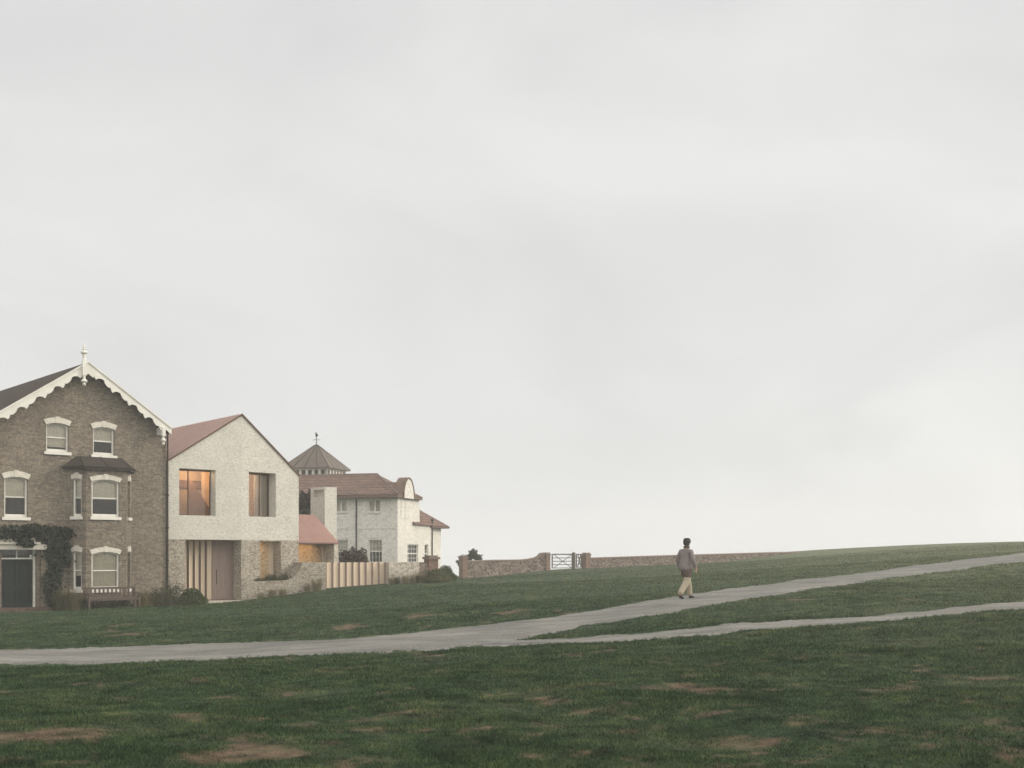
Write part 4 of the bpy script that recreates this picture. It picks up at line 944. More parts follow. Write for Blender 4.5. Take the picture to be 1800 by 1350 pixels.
# ------------------------------------------------------------------ WHITE HOUSE
def white_house():
    R = tag(FW.root('white_house'), 'large white rendered house with red tiled hipped roof, curved gable and lantern', 'house')
    P = FW.p; zb = -2.2; ze = P(680, 875)[1]
    W_ = 16.0
    # right side frame: x along the side (into the depth)
    def side(px, off=0): k = (px-CX)/F; o = FW.o+FW.t*off; return (k*o.y-o.x)/(FW.d.x-k*FW.d.y)
    def sz(px, py): s = side(px); Y = FW.o.y+FW.d.y*s; return EYE-(py-HZ)*Y/F-FW.zb
    MS = Matrix(((0, -1, 0, 0), (1, 0, 0, 0), (0, 0, 1, 0), (0, 0, 0, 1)))   # s -> +y ; inward -> -x
    s1 = side(737.5); s2 = side(758.5); s3 = side(782.5)
    DM = max(s1, 4.2)
    rc = lambda a, b, c, d: [(a, c), (b, c), (b, d), (a, d)]
    # front openings
    fo = []
    def Wn(x0, x1, yt, yb): return (FW.u(x0), FW.u(x1), P((x0+x1)/2, yb)[1], P((x0+x1)/2, yt)[1])
    F1 = [Wn(588.5, 609, 878.5, 900), Wn(648, 668.3, 878.5, 900)]
    G1 = [Wn(592, 611.5, 949, 989), Wn(648, 671.5, 949, 989)]
    extra1 = [Wn(536, 556, 878.5, 900)]
    mb = MB(); mb.wall([(-W_, zb), (0, zb), (0, ze), (-W_, ze)], [rc(*w_) for w_ in F1+G1], 0, .3)
    so = []
    def Sn(x0, x1, yt, yb): xm = (x0+x1)/2; return (side(x0), side(x1), sz(xm, yb), sz(xm, yt))
    S1 = [Sn(716.5, 735, 957, 989), Sn(746.5, 753, 957, 989)]
    zw = sz(740, 922)
    mb.M = MS; mb.wall([(0.302, zb), (s2, zb), (s2, zw), (s1, zw), (s1, ze), (.302, ze)], [rc(*w_) for w_ in S1], 0.0, .3)
    mb.M = Matrix.Identity(4)
    mb.box(-W_, -W_+.3, .302, 9, zb, ze); mb.box(-W_+.302, -.302, s1-.3, s1, zb, ze) if False else None
    mb.box(-W_+.302, -.302, s2-.3, s2, zb, zw)
    mb.box(-W_+.302, -.302, s1-.01, s1-.3, zw, ze)
    # curved gable bay on the side
    g0 = max(.3, side(709.8, .32)); g1 = side(727.2, .32); gt = sz(719, 843.5); gr = (g1-g0)/2; gs = max(gt-gr*1.9, ze+.05); gm = (g0+g1)/2
    # rear block
    mb.box(-5, -.35, s2+.002, s3, zb, sz(770, 928))
    mb.build('wall', M['render'], R)
    gp = [(g0, ze-.0), (g1, ze-.0)] + [(gm+gr*math.cos(t), gs+(gt-gs)*math.sin(t)) for t in np.linspace(0, PI, 16)]
    gb = MB(); gb.M = MS; gb.prism(gp, -.34, -.002); gb.build('curved_gable', M['render'], R)
    gc = MB(); gc.M = MS; n = 17
    o_ = [(gm+(gr+.12)*math.cos(t), gs+(gt+.12-gs)*math.sin(t)) for t in np.linspace(0, PI, n)]; i_ = [(gm+(gr-.0)*math.cos(t), gs+(gt-gs)*math.sin(t)) for t in np.linspace(0, PI, n)]
    gc.prism(o_+i_[::-1], -.38, .35); gc.build('gable_coping', M['fascia'], R)
    for x in (g0+.25, gm+.05):
        for z_ in (zw+.35, zw+1.1): gl = MB(); gl.M = MS; gl.box(x, x+gr*.55, -.03, -.002, z_, z_+.6); gl.build('gable_panel', M['render'], R)
    # trim: string course, eaves band
    tr = MB(); zs = P(650, 928.5)[1]; tr.box(-W_, -.0, -.03, -.001, zs-.05, zs+.05); tr.box(.001, .03, -.03, s2, zs-.05, zs+.05) if False else None
    for w_ in G1: tr.prism(arch(w_[0]-.18, w_[1]+.18, w_[3]+.12, w_[3]+.28, .42)[0:], -.02, -.001)
    tr.build('trim', M['render'], R)
    # windows
    def panes(a, Mx, nx_, nz_, two, name='window'):
        f = MB(); f.M = Mx; u0, u1, z0, z1 = a; b = .06; y = .1
        f.box(u0, u0+b, y, y+.08, z0, z1); f.box(u1-b, u1, y, y+.08, z0, z1); f.box(u0+b, u1-b, y, y+.08, z0, z0+b); f.box(u0+b, u1-b, y, y+.08, z1-b, z1)
        if two: um = (u0+u1)/2; f.box(um-.07, um+.07, y+.001, y+.079, z0+b, z1-b)
        else:
            zm = (z0+z1)/2; f.box(u0+b, u1-b, y+.001, y+.079, zm-.04, zm+.04)
        for k in range(1, nx_): x = u0+(u1-u0)*k/nx_; f.box(x-.014, x+.014, y+.02, y+.06, z0+b, z1-b)
        for k in range(1, nz_): z_ = z0+(z1-z0)*k/nz_; f.box(u0+b, u1-b, y+.022, y+.058, z_-.014, z_+.014)
        w_ = f.build(name, M['white'], R)
        g = MB(); g.M = Mx; g.box(u0+.02, u1-.02, y+.035, y+.04, z0+.02, z1-.02); g.build('pane', M['glass'], w_)
        bl = MB(); bl.M = Mx; zz_ = z0+(z1-z0)*(.5 if not two else .05); bl.box(u0, u1, y+.16, y+.17, zz_, z1); bl.build('blind', M['blind'], w_)
        si = MB(); si.M = Mx; si.box(u0-.08, u1+.08, -.07, y, z0-.1, z0-.001); si.build('sill', M['render'], w_)
    for a in F1: panes(a, Matrix.Identity(4), 2, 1, True)
    for a in G1: panes(a, Matrix.Identity(4), 4, 4, False)
    panes(S1[0], MS, 4, 4, False); panes(S1[1], MS, 1, 3, False)
    a = (side(761.5)-0, side(767), sz(764, 989), sz(764, 952)); MS2 = Matrix.Translation((-.35, 0, 0)) @ MS
    # small window standing proud of the rear block
    rw = MB(); rw.M = MS2; rw.box(a[0], a[1], -.03, -.002, a[2], a[3]); o = rw.build('window', M['white'], R)
    rp = MB(); rp.M = MS2; hm = (a[2]+a[3])/2; rp.box(a[0]+.08, a[1]-.08, -.036, -.031, a[2]+.08, hm-.04); rp.box(a[0]+.08, a[1]-.08, -.036, -.031, hm+.04, a[3]-.08); rp.build('pane', M['dark'], o)
    # main hipped roof
    ov = .72; zE = ze+.02
    x0, x1, y0_, y1_ = -W_-ov, .34, -ov, 4.3
    ridge_d = 3.6
    zR = P(663, 833.5, ridge_d)[1]; xr = FW.u(663, ridge_d)
    rf = MB(); A = [(x0, y0_, zE+.2), (x1, y0_, zE+.2), (x1, y1_, zE+.2), (x0, y1_, zE+.2)]
    rf.add(A+[(x0+3, ridge_d, zR), (xr, ridge_d, zR)], [(0, 1, 5, 4), (1, 2, 5), (2, 3, 4, 5), (3, 0, 4), (0, 1, 2, 3)]); rf.build('roof', M['redtile'], R)
    rt = MB(); rt.tube((x0+3, ridge_d, zR), (xr, ridge_d, zR), .09); rt.tube((xr, ridge_d, zR), (x1, y0_, zE+.22), .08); rt.build('ridge_tiles', M['coping'], R)
    fs = MB(); fs.box(x0+.05, x1-.05, y0_+.05, y1_-.05, zE-.02, zE+.19); fs.build('eaves', M['fascia'], R)
    rf = MB(); rf.add([(x0, 4.0, zE+.2), (-4.2, 4.0, zE+.2), (-4.2, 9.7, zE+.2), (x0, 9.7, zE+.2), (x0+3, 5.6, zR-.1), (-7, 5.6, zR-.1)], [(0, 1, 5, 4), (1, 2, 5), (2, 3, 4, 5), (3, 0, 4), (0, 1, 2, 3)]); rf.build('roof', M['redtile'], R)
    # cross roof behind the curved gable
    cr_ = MB(); zC = sz(719, 846)-.1; cr_.add([(-3.4, g0-.3, zE+.5), (.0, g0-.3, zE+.3), (.0, gm, zC), (-3.0, gm, zC), (.0, g1+.3, zE+.3), (-3.4, g1+.3, zE+.5)], [(0, 1, 2, 3), (3, 2, 4, 5), (1, 4, 2)]); cr_.build('roof', M['redtile'], R)
    # rear roof
    rr = MB(); zr0 = sz(782, 926); e = s3+.55; zr1 = sz(741, 889)
    rr.add([(.25, s2-1.4, zr0), (.25, e, zr0), (-5.5, e, zr0), (-5.5, s2-1.4, zr0), (-2.6, s1+.5, zr1+1.0), (-2.6, s1-1.5, zr1+1.0), (-5.5, s1-1.5, zr0), (.25, s1-1.5, zr0)], [(0, 1, 4), (1, 2, 4), (2, 3, 4), (0, 4, 5, 7), (4, 5, 6, 3), (0, 1, 2, 3)])
    rr.build('roof', M['redtile'], R)
    ef = MB(); ef.box(-5.4, .2, s2-.3, e-.05, zr0-.14, zr0-.003); ef.build('eaves', M['fascia'], R)
    # lantern with pyramid roof
    LW = 4.0; ld = 5.6; lx = FW.u(578, ld-2)+.0
    yc0 = ld-2; zl = P(560, 822.5, yc0)[1]; cx = lx-LW/2; cy = yc0+LW/2; zA = FW.z(553, 780, cy)
    lb = MB(); b = .28
    lb.box(lx-LW+b, lx-b, yc0+b, yc0+LW-b, zE+.5, zl-.72)
    for k in range(7):
        t = k/6*(LW-2*b-.2)
        for (xx, yy) in ((lx-LW+b+t, yc0+b), (lx-LW+b+t, yc0+LW-b-.2), (lx-b-.2, yc0+b+t), (lx-LW+b, yc0+b+t)): lb.box(xx, xx+.2, yy, yy+.2, zl-.72, zl-.1)
    lb.box(lx-LW+b, lx-b, yc0+b, yc0+LW-b, zl-.1, zl-.002)
    lb.build('lantern_wall', M['render'], R)
    lg = MB(); lg.box(lx-LW+b+.08, lx-b-.08, yc0+b+.08, yc0+LW-b-.08, zl-.72, zl-.101); lg.build('lantern_glazing', M['lead'], R)
    lr = MB(); c = [(lx-LW-.0, yc0, zl), (lx, yc0, zl), (lx, yc0+LW, zl), (lx-LW, yc0+LW, zl)]; c2 = [(p[0], p[1], p[2]+.1) for p in c]
    lr.add(c+c2+[(cx, cy, zA)], [(0, 1, 2, 3), (0, 1, 5, 4), (1, 2, 6, 5), (2, 3, 7, 6), (3, 0, 4, 7), (4, 5, 8), (5, 6, 8), (6, 7, 8), (7, 4, 8)])
    lro = lr.build('lantern_roof', M['seam'], R)
    sm = MB()
    for k in range(0, 5):
        t = k/4
        for a_, b_ in ((c2[0], c2[1]), (c2[1], c2[2])):
            q_ = Vector(a_).lerp(Vector(b_), t); top_ = Vector((cx, cy, zA)); sm.tube(q_, top_.lerp(q_, .05), .032, .02, 5)
    sm.build('seam', M['lead'], lro)
    wv = MB(); zt = zA
    wv.tube((cx, cy, zt-.1), (cx, cy, zt+.85), .022); wv.tube((cx-.32, cy, zt+.30), (cx+.32, cy, zt+.30), .015); wv.tube((cx, cy-.3, zt+.30), (cx, cy+.3, zt+.30), .015)
    wv.lathe([(0, 0), (.07, .06), (0, .12)], (cx, cy, zt+.05)); wv.lathe([(0, 0), (.06, .05), (0, .1)], (cx, cy, zt+.42))
    wv.prism([(cx-.08, zt+.55), (cx+.14, zt+.60), (cx+.10, zt+.78), (cx+.03, zt+.72), (cx-.04, zt+.92), (cx-.09, zt+.88)], cy-.015, cy+.015)
    wv.build('weathervane', M['dark'], R)
    dp = MB(); u = FW.u(627); dp.tube((u, -.08, zb), (u, -.08, ze-.1), .05); dp.build('downpipe', M['dark'], R); dp = MB(); dp.tube((.08, s2-.05, zb), (.08, s2-.05, zw+.5), .05); dp.box(.02, .16, s2-.12, s2+.02, zw+.3, zw+.5)
    dp.build('downpipe', M['dark'], R)
    ae = MB(); ax, ay = -1.2, s1+1.6; za = sz(748, 893)
    ae.tube((ax, ay, za-1.4), (ax, ay, za+.12), .02); ae.tube((ax-.15, ay, za), (ax+.45, ay, za+.03), .014)
    for k in range(4): ae.tube((ax-.1+k*.16, ay-.25, za+.01), (ax-.1+k*.16, ay+.25, za+.01), .01)
    ae.build('aerial', M['dark'], R)
white_house()

# ------------------------------------------------------------------ FLINT BOUNDARY WALLS AND FIELD GATES
def pier(fr, px, dep, size, py_top, parent, rzx=0, w=None):
    u0 = fr.u(px, dep); w0 = fr.world(u0, dep); zt = fr.z(px, py_top, dep); gz = h1(w0.x, w0.y)-fr.zb-.4
    w = w or size
    mb = MB(); mb.box(u0, u0+w, dep, dep+size, gz, zt-.22); o = mb.build('pier', M['pierbrick'], parent)
    mb = MB(); mb.box(u0-.035, u0+w+.035, dep-.035, dep+size+.035, zt-.219, zt-.09); mb.box(u0+.03, u0+w-.03, dep+.03, dep+size-.03, zt-.09, zt); mb.build('cap', M['coping'], o)
    return u0, u0+w
def flint(name, label, pts, p_left, p_right):
    R = tag(FF.root(name), label, 'wall', 'flint boundary walls on the hill')
    us = [FF.u(x) for x, _ in pts]; zt = [FF.z(x, y) for x, y in pts]
    # resample and follow the ground
    top = []; n = 60; U = np.linspace(us[0], us[-1], n); Zt = np.interp(U, us, zt); b = []
    for u in U: w_ = FF.world(u, .0); b.append(h1(w_.x, w_.y)-FF.zb-.5)
    mb = MB(); vs = []; 
    for i in range(n): vs += [(U[i], 0, b[i]), (U[i], 0, Zt[i]-.10), (U[i], .36, Zt[i]-.10), (U[i], .36, b[i])]
    fs = [(4*i+k, 4*i+(k+1) % 4, 4*i+4+(k+1) % 4, 4*i+4+k) for i in range(n-1) for k in range(4)]+[(0, 1, 2, 3), (4*n-4, 4*n-3, 4*n-2, 4*n-1)]
    mb.add(vs, fs); mb.build('wall', M['flint'], R)
    mb = MB(); vs = []
    for i in range(n): vs += [(U[i], -.04, Zt[i]-.099), (U[i], -.04, Zt[i]-.02), (U[i], .18, Zt[i]+.03), (U[i], .40, Zt[i]-.02), (U[i], .40, Zt[i]-.099)]
    fs = [(5*i+k, 5*i+(k+1) % 5, 5*i+5+(k+1) % 5, 5*i+5+k) for i in range(n-1) for k in range(5)]+[(0, 1, 2, 3, 4), tuple(5*n-5+k for k in range(5))]
    mb.add(vs, fs); mb.build('coping', M['coping'], R)
    return R
fa = flint('boundary_wall', 'brown flint wall with two brick piers running from the garden corner to the field gate', [(823, 986), (870, 984.5), (917, 984), (930, 982.5), (942, 980), (949, 976.5), (952, 972), (960.5, 971.8)], 0, 0)
pier(FF, 813.5, -.1, .55, 976.5, fa, w=.42)
pier(FF, 960.5, -.12, .55, 971, fa, w=.36)
fb = flint('boundary_wall', 'long brown flint wall with a brick pier running uphill from the field gate to the crest', [(1036, 980.6), (1044, 980.5), (1130, 977.7), (1200, 975.6), (1290, 973), (1350, 971.2), (1420, 969.5), (1480, 968)], 0, 0)
pier(FF, 1030, -.12, .55, 971.5, fb, w=.45)
def field_gate(x0, x1, yt, label, single=False):
    R = tag(FF.root('field_gate'), label, 'gate')
    d = .15; u0 = FF.u(x0, d); u1 = FF.u(x1, d); zt = FF.z(x0, yt, d); w0 = FF.world((u0+u1)/2, d); zb = h1(w0.x, w0.y)-FF.zb+.10
    H = zt-zb
    st = MB(); st.box(u0, u0+.07, d, d+.07, zb, zt+.03); st.build('stile', M['gatew'], R); st = MB(); st.box(u1-.07, u1, d, d+.07, zb, zt+.03); st.build('stile', M['gatew'], R)
    for k in range(5):
        z_ = zb+H*(0, .24, .48, .72, .96)[k]
        b = MB(); b.box(u0+.071, u1-.071, d+.01, d+.06, z_, z_+(.09 if k == 4 else .055)); b.build('rail', M['gatew'], R)
    br = MB(); br.hexa([(u0+.07, d-.025, zb), (u0+.15, d-.025, zb), (u1-.07, d-.025, zt), (u1-.15, d-.025, zt)], [(u0+.07, d+.008, zb), (u0+.15, d+.008, zb), (u1-.07, d+.008, zt), (u1-.15, d+.008, zt)]); br.build('brace', M['gatew'], R)
    br = MB(); br.hexa([(u1-.07, d-.055, zb), (u1-.15, d-.055, zb), (u0+.07, d-.055, zt), (u0+.15, d-.055, zt)], [(u1-.07, d-.027, zb), (u1-.15, d-.027, zb), (u0+.07, d-.027, zt), (u0+.15, d-.027, zt)]); br.build('brace', M['gatew'], R)
    return R
field_gate(970.5, 1007, 974.5, 'wide grey wooden five bar gate with crossed braces between the brick piers')
field_gate(1013, 1023, 974.5, 'narrow grey wooden side gate next to the wide field gate')
u = FF.u(1008, .05); w0 = FF.world(u, .05)
mb = MB(); gz = h1(w0.x, w0.y)-.3; zt = FF.z(1010, 972, .05)+FF.zb
mb.box(-.0, .19, 0, .2, gz-w0.z*0, zt); mb.add([(0, 0, zt+.001), (.19, 0, zt+.001), (.19, .2, zt+.001), (0, .2, zt+.001), (.095, .1, zt+.09)], [(0, 1, 4), (1, 2, 4), (2, 3, 4), (3, 0, 4)])
o = mb.build('gate_post', M['gatew'], None); o.location = (w0.x, w0.y, 0); o.rotation_euler = (0, 0, FF.rz); tag(o, 'grey wooden post standing between the wide and narrow field gates', 'post')

# ------------------------------------------------------------------ BENCH
def bench():
    d0 = -2.15; u0 = FL.u(156, d0); u1 = FL.u(247, d0)
    c = FL.world((u0+u1)/2, d0+.28); z0 = h1(c.x, c.y)
    R = tag(empty('park_bench', (c.x, c.y, z0), FL.rz), 'weathered brown slatted wooden bench on the grass before the bay window', 'bench')
    # the bench sits level, its feet let into the slope
    hw = (u1-u0)/2; a = MB()
    def B(name, *bx, par=R):
        m = MB()
        for b in bx: m.box(*b)
        return m.build(name, M['bench'], par, bevel=.004)
    gl = h1(*FL.world(u0, d0).xy)-z0; gr = h1(*FL.world(u1, d0).xy)-z0
    for s in (-1, 1):
        g = (gl if s < 0 else gr)-.05; x = s*(hw-.035)
        B('leg', (x-.035, x+.035, -.28, -.21, g, .60)); 
        B('leg', (x-.035, x+.035, .22, .29, g, .88))
        B('armrest', (x-.045, x+.045, -.33, .219, .601, .635)); B('side_rail', (x-.02, x+.02, -.209, .219, .33, .40))
    B('front_rail', (-hw+.071, hw-.071, -.27, -.235, .33, .42)); B('back_rail', (-hw+.071, hw-.071, .23, .265, .33, .41))
    for k in range(5): y = -.225+k*.088; B('seat_slat', (-hw+.02, hw-.02, y, y+.07, .421, .443))
    B('top_rail', (-hw+.071, hw-.071, .235, .28, .80, .89)); B('lower_rail', (-hw+.071, hw-.071, .235, .28, .47, .53))
    n = 12
    for k in range(n):
        x = -hw+.12+(2*hw-.24)*k/(n-1); B('back_slat', (x-.042, x+.042, .245, .268, .531, .799))
bench()

# ------------------------------------------------------------------ PLANTS ALONG THE FRONTS
for a in [(FL, 118, -1.2, 1.05, 'tall straw coloured grass between the creeper and the bay window', 'straw'), (FL, 104, -1.3, .8, 'dark grassy clump at the foot of the creeper', 'strawd'),
          (FL, 133, -1.5, .85, 'straw coloured grass beside the left end of the bench', 'straw'), (FL, 146, -1.6, .6, 'low dark grass tuft just behind the left bench leg', 'strawd'),
          (FL, 251, -1.3, .85, 'straw coloured grass beside the right end of the bench', 'straw'), (FL, 262, -1.1, .7, 'pale grass clump left of the spiky shrub', 'straw'),
          (FG, 478, -.3, .5, 'thin dry grass against the garden wall under the planter', 'straw'), (FG, 458, -.3, .35, 'small dry grass tuft near the doorway end of the garden wall', 'straw'), (FG, 497, -.3, .45, 'dry grass tuft below the curve of the planter', 'straw'),
          (FG, 557, -.35, .75, 'tall dry grass at the left end of the timber gate', 'straw'), (FG, 541, -.3, .45, 'sparse dry grass left of the tall clump by the gate', 'straw'),
          (FG, 698, -.7, .5, 'low greenish grass before the pale flint wall', 'strawd'), (FG, 712, -.8, .55, 'wispy grass in the middle of the pale flint wall', 'straw'), (FG, 689, -.6, .45, 'grass tuft at the right end of the timber gate', 'straw'),
          (FG, 726, -.8, .5, 'wispy grass left of the dark tuft', 'straw'), (FG, 739, -.9, .8, 'dark based tuft with tall seed heads before the brick panel', 'straw')]:
    fr, px, dep, h, lab, mt = a
    grass_clump(fr, px, dep, h, lab, mt, r=.2 if h > .6 else .14, spread=.55*h+.1, n=int((150 if fr is FG else 330)*h)+50)
grass_clump(FG, 739, -.95, .45, 'dark green base tuft at the foot of the seed head grass', 'strawd', .14, .3, 200, .01)
for px_, lab in ((170, 'low dark shrub behind the left half of the bench'), (192, 'low dark shrub behind the middle of the bench'), (216, 'low dark shrub behind the right half of the bench')):
    x, y, z = place(FL, px_, -1.25); shrub('low_shrub', lab, 'shrub', (x, y, z), .42, .42, 'strawd', 1800, .06, 25)
x, y, z = place(FL, 277, -1.1); shrub('spiky_shrub', 'loose spiky brown green shrub at the corner of the two houses', 'shrub', (x, y, z), .75, .70, 'shrub', 4200, .06, 60)
x, y, z = place(FL, 303, -1.0); shrub('spiky_shrub', 'taller feathery shrub left of the clipped box mound', 'shrub', (x, y, z), .68, 1.05, 'shrub', 4200, .06, 70)
x, y, z = place(FN, 338, -.9); shrub('box_mound', 'clipped rounded dark green box mound by the modern house door', 'shrub', (x, y, z), .70, .76, 'box', 8500, .055, lump=.05)
x, y, z = place(FG, 768, -1.0); shrub('box_mound', 'pale rounded mound shrub before the brick pier of the stone wall', 'shrub', (x, y, z), .72, .66, 'boxpale', 7000, .06, lump=.07)
x, y, z = place(FG, 783, -.4); shrub('box_mound', 'darker rounded shrub at the right end of the stone wall', 'shrub', (x, y, z), .62, .78, 'box', 5000, .06, lump=.08)
q = FG.w(622, 5.0); shrub('garden_shrub', 'dark reddish shrub behind the timber gate', 'shrub', (q.x, q.y, h1(q.x, q.y)), 1.1, 1.8, 'redl', 9000, .12, 0, lump=.2)
q = FK.w(537, 6.5); shrub('garden_bush', 'dark brown leafy bush between the modern house and its chimney', 'bush', (q.x, q.y, h1(q.x, q.y)), 1.35, 4.6, 'ivyr', 22000, .24, 0, lump=.2)

def field_bush():
    q = FF.w(835, 2.2); z0 = h1(q.x, q.y)
    R = tag(empty('windswept_bush', (q.x, q.y, z0)), 'grey green windswept bush behind the left end of the flint wall', 'bush')
    C = []
    for (px, py, rx, rz_, n) in [(832, 974, 8, 8, 1500), (839, 980, 8, 6, 1100), (824, 980, 8, 6, 800), (812, 983, 6, 8, 700), (806, 990, 2.5, 5, 200), (818, 990, 9, 7, 800), (843, 984, 5, 4, 300), (803, 987, 2, 2, 60), (832, 967, 2.5, 3, 150)]:
        Y = q.y-.6*(px < 812); s = Y/F; c = np.array([(px-CX)*s-q.x, 0, EYE-(py-HZ)*s-z0]); C.append(ball(n, c, (rx*s, .6, rz_*s), .1, .25))
    np_mesh('foliage', leaves(np.concatenate(C), .11), 4, M['treel'], R)
    mb = MB()
    for i in range(7):
        a = i*.9; mb.tube((.05*math.cos(a), .05*math.sin(a), -.3), (.7*math.cos(a)-.3, .3*math.sin(a), 1.5), .05, .015, 6)
    mb.build('trunk', M['bark'], R)
field_bush()

# ------------------------------------------------------------------ PERSON
def skinmesh(name, chains, mat, parent, sub=2):
    """chains: list of [(x,y,z,rx,ry)...]; first vertex of later chains given as (index,) to join"""
    bm = bmesh.new(); sk = bm.verts.layers.skin.verify(); vs = []
    for ch in chains:
        prev = None
        for it in ch:
            if len(it) == 1: prev = vs[it[0]]; continue
            v = bm.verts.new(it[:3]); v[sk].radius = (it[3], it[4] if len(it) > 4 else it[3]); vs.append(v)
            if prev is not None: bm.edges.new((prev, v))
            prev = v
    bm.verts.ensure_lookup_table(); bm.verts[0][sk].use_root = True
    me = bpy.data.meshes.new(name); bm.to_mesh(me); bm.free()
    o = link_mesh(name, me, mat, parent)
    o.modifiers.new('skin', 'SKIN').use_smooth_shade = True
    m = o.modifiers.new('sub', 'SUBSURF'); m.levels = sub; m.render_levels = sub
    return o
def person():
    # feet on the path
    x, y = hit(1205, 1054); x2, y2 = hit(1260, 1046)
    ang = math.atan2(y2-y, x2-x)-PI/2
    ang = -math.radians(54)                          # walking up the path to the right, three quarter view from behind
    z = h1(x, y)+.035
    R = tag(empty('person', (x, y, z), ang), 'walker in a grey mauve coat, brown shorts, pale leggings and dark hat on the path', 'person')
    # local: +y forward, x right
    k = 1.0
    H = lambda s: s
    legL = [(-.08, .02, .88, .075), (-.10, .13, .68, .075), (-.10, .20, .49, .062), (-.10, .25, .28, .058), (-.10, .27, .10, .040)]
    legR = [(.08, .0, .88, .075), (.10, -.01, .68, .075), (.10, -.05, .49, .062), (.10, -.22, .29, .058), (.10, -.33, .14, .040)]
    def hand(sx, p, d):
        # palm and five fingers, lightly curled
        ch = []
        return ch
    body = [[(0, 0, .95, .09, .07), (0, .0, 1.08, .09, .07), (0, .01, 1.25, .11, .08), (0, .02, 1.40, .11, .07), (0, .045, 1.485, .055, .055), (0, .06, 1.55, .052, .055), (0, .075, 1.625, .078, .092), (0, .075, 1.69, .07, .082)],
            [(0,)] + legL + [(-.10, .30, .05, .038), (-.10, .40, .03, .030)],
            [(0,)] + legR + [(.10, -.33, .09, .036), (.10, -.25, .03, .030)]]
    n0 = 8
    armL = [(-.19, .02, 1.40, .055), (-.25, -.04, 1.16, .043), (-.26, .03, .93, .032), (-.26, .07, .85, .028)]
    armR = [(.19, .02, 1.40, .055), (.25, .02, 1.15, .043), (.26, .14, .95, .032), (.26, .18, .88, .028)]
    body += [[(3,)] + armL, [(3,)] + armR]
    base = 8+7+7
    iL = base+3; iR = base+4+3
    for sx, iw, p in ((-1, iL, armL[-1]), (1, iR, armR[-1])):
        hx, hy, hz = p[:3]
        for f, (dy, ln) in enumerate(((-.03, .070), (-.010, .082), (.010, .088), (.030, .080))):
            body.append([(iw,), (hx, hy+dy*.8, hz-.055, .013), (hx, hy+dy+.004, hz-.055-ln*.5, .009), (hx-sx*.012, hy+dy+.012, hz-.055-ln, .007)])
        body.append([(iw,), (hx-sx*.008, hy+.038, hz-.03, .011), (hx-sx*.012, hy+.052, hz-.075, .008)])
    skinmesh('body', body, M['skin'], R)
    # face
    fc = MB(); fc.lathe([(.0, -.012), (.012, 0), (.0, .012)], (-.03, .160, 1.645), 8); fc.lathe([(.0, -.012), (.012, 0), (.0, .012)], (.03, .160, 1.645), 8); fc.build('eyes', M['shoe'], R, True)
    ns = MB(); ns.hexa([(-.014, .15, 1.60), (.014, .15, 1.60), (.006, .155, 1.645), (-.006, .155, 1.645)], [(-.008, .188, 1.603), (.008, .188, 1.603), (.003, .165, 1.643), (-.003, .165, 1.643)]); ns.build('nose', M['skin'], R)
    for s in (-1, 1):
        e_ = MB(); e_.lathe([(0, -.03), (.016, -.01), (.018, .012), (0, .03)], (s*.088, .07, 1.625), 8); e_.build('ear', M['skin'], R, True)
    jk = [[(0, .0, .78, .235, .22), (0, .0, .95, .225, .20), (0, .01, 1.10, .205, .175), (0, .02, 1.26, .20, .145), (0, .025, 1.395, .16, .11), (0, .035, 1.45, .085, .08), (0, .045, 1.505, .07, .07)],
          [(4,), (-.205, .02, 1.39, .075), (-.285, -.04, 1.16, .075), (-.285, .03, .94, .062), (-.28, .05, .895, .058)],
          [(4,), (.205, .02, 1.39, .075), (.285, .02, 1.15, .075), (.285, .125, .96, .062), (.28, .145, .915, .058)]]
    skinmesh('jacket', jk, M['jacket'], R)
    tr = [[(0, .01, 1.06, .13, .13), (0, .01, .95, .155, .14), (0, .01, .88, .15, .14)],
          [(2,), (-.10, .06, .80, .13), (-.10, .13, .68, .12), (-.10, .20, .49, .105), (-.10, .25, .28, .098), (-.10, .27, .075, .088)],
          [(2,), (.10, .0, .80, .13), (.10, -.01, .68, .12), (.10, -.05, .49, .105), (.10, -.22, .29, .098), (.10, -.335, .115, .088)]]
    skinmesh('trousers', tr, M['trouser'], R)
    sh_ = [[(0, .01, 1.0, .16, .15), (0, .01, .90, .165, .155)],
          [(1,), (-.10, .06, .80, .145), (-.10, .12, .70, .128), (-.10, .175, .55, .115)],
          [(1,), (.10, .0, .80, .145), (.10, -.01, .70, .128), (.10, -.04, .55, .115)]]
    skinmesh('shorts', sh_, M['brownc'], R)
    skinmesh('shoe', [[(-.10, .255, .075, .052), (-.10, .30, .045, .048), (-.10, .40, .03, .042), (-.10, .45, .028, .034)]], M['shoe'], R)
    skinmesh('shoe', [[(.10, -.345, .12, .052), (.10, -.32, .07, .048), (.10, -.23, .02, .042), (.10, -.18, .02, .034)]], M['shoe'], R)
    ht = MB(); ht.lathe([(.0, .115), (.06, .11), (.10, .08), (.112, .03), (.116, -.02), (.12, -.03), (.0, -.03)], (0, .06, 1.675), 20); ht.build('hat', M['hair'], R, True)
    hr = MB(); hr.lathe([(.094, 0), (.099, -.04), (.088, -.075), (.05, -.09), (0, -.09)], (0, .045, 1.66), 16); hr.build('hair', M['hair'], R, True)
    sc = MB(); sc.lathe([(.075, -.035), (.092, -.01), (.09, .03), (.07, .05), (.06, .03)], (0, .045, 1.515), 16); sc.build('scarf', M['brownc'], R, True)
person()

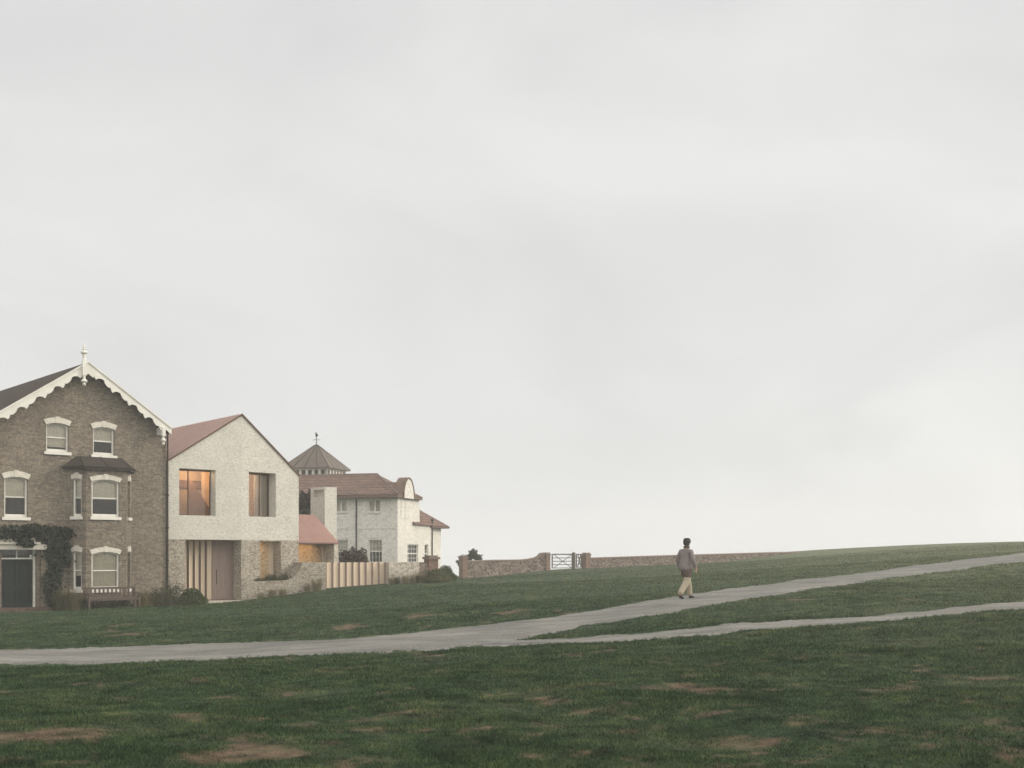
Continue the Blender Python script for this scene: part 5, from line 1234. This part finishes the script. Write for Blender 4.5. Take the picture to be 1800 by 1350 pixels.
# ------------------------------------------------------------------ haze
hz = MB(); hz.box(-290, 290, -60, 350, -50, 14.5); o = hz.build('haze', None); tag(o, 'thin pale mist over the hill', 'haze', kind='stuff')
m = bpy.data.materials.new('haze'); m.use_nodes = True; t = m.node_tree; t.nodes.clear()
ou = t.nodes.new('ShaderNodeOutputMaterial'); pv = t.nodes.new('ShaderNodeVolumePrincipled')
pv.inputs['Color'].default_value = (.97, .97, .96, 1); pv.inputs['Density'].default_value = .0015; pv.inputs['Anisotropy'].default_value = .2
t.links.new(pv.outputs[0], ou.inputs['Volume']); o.data.materials.append(m)
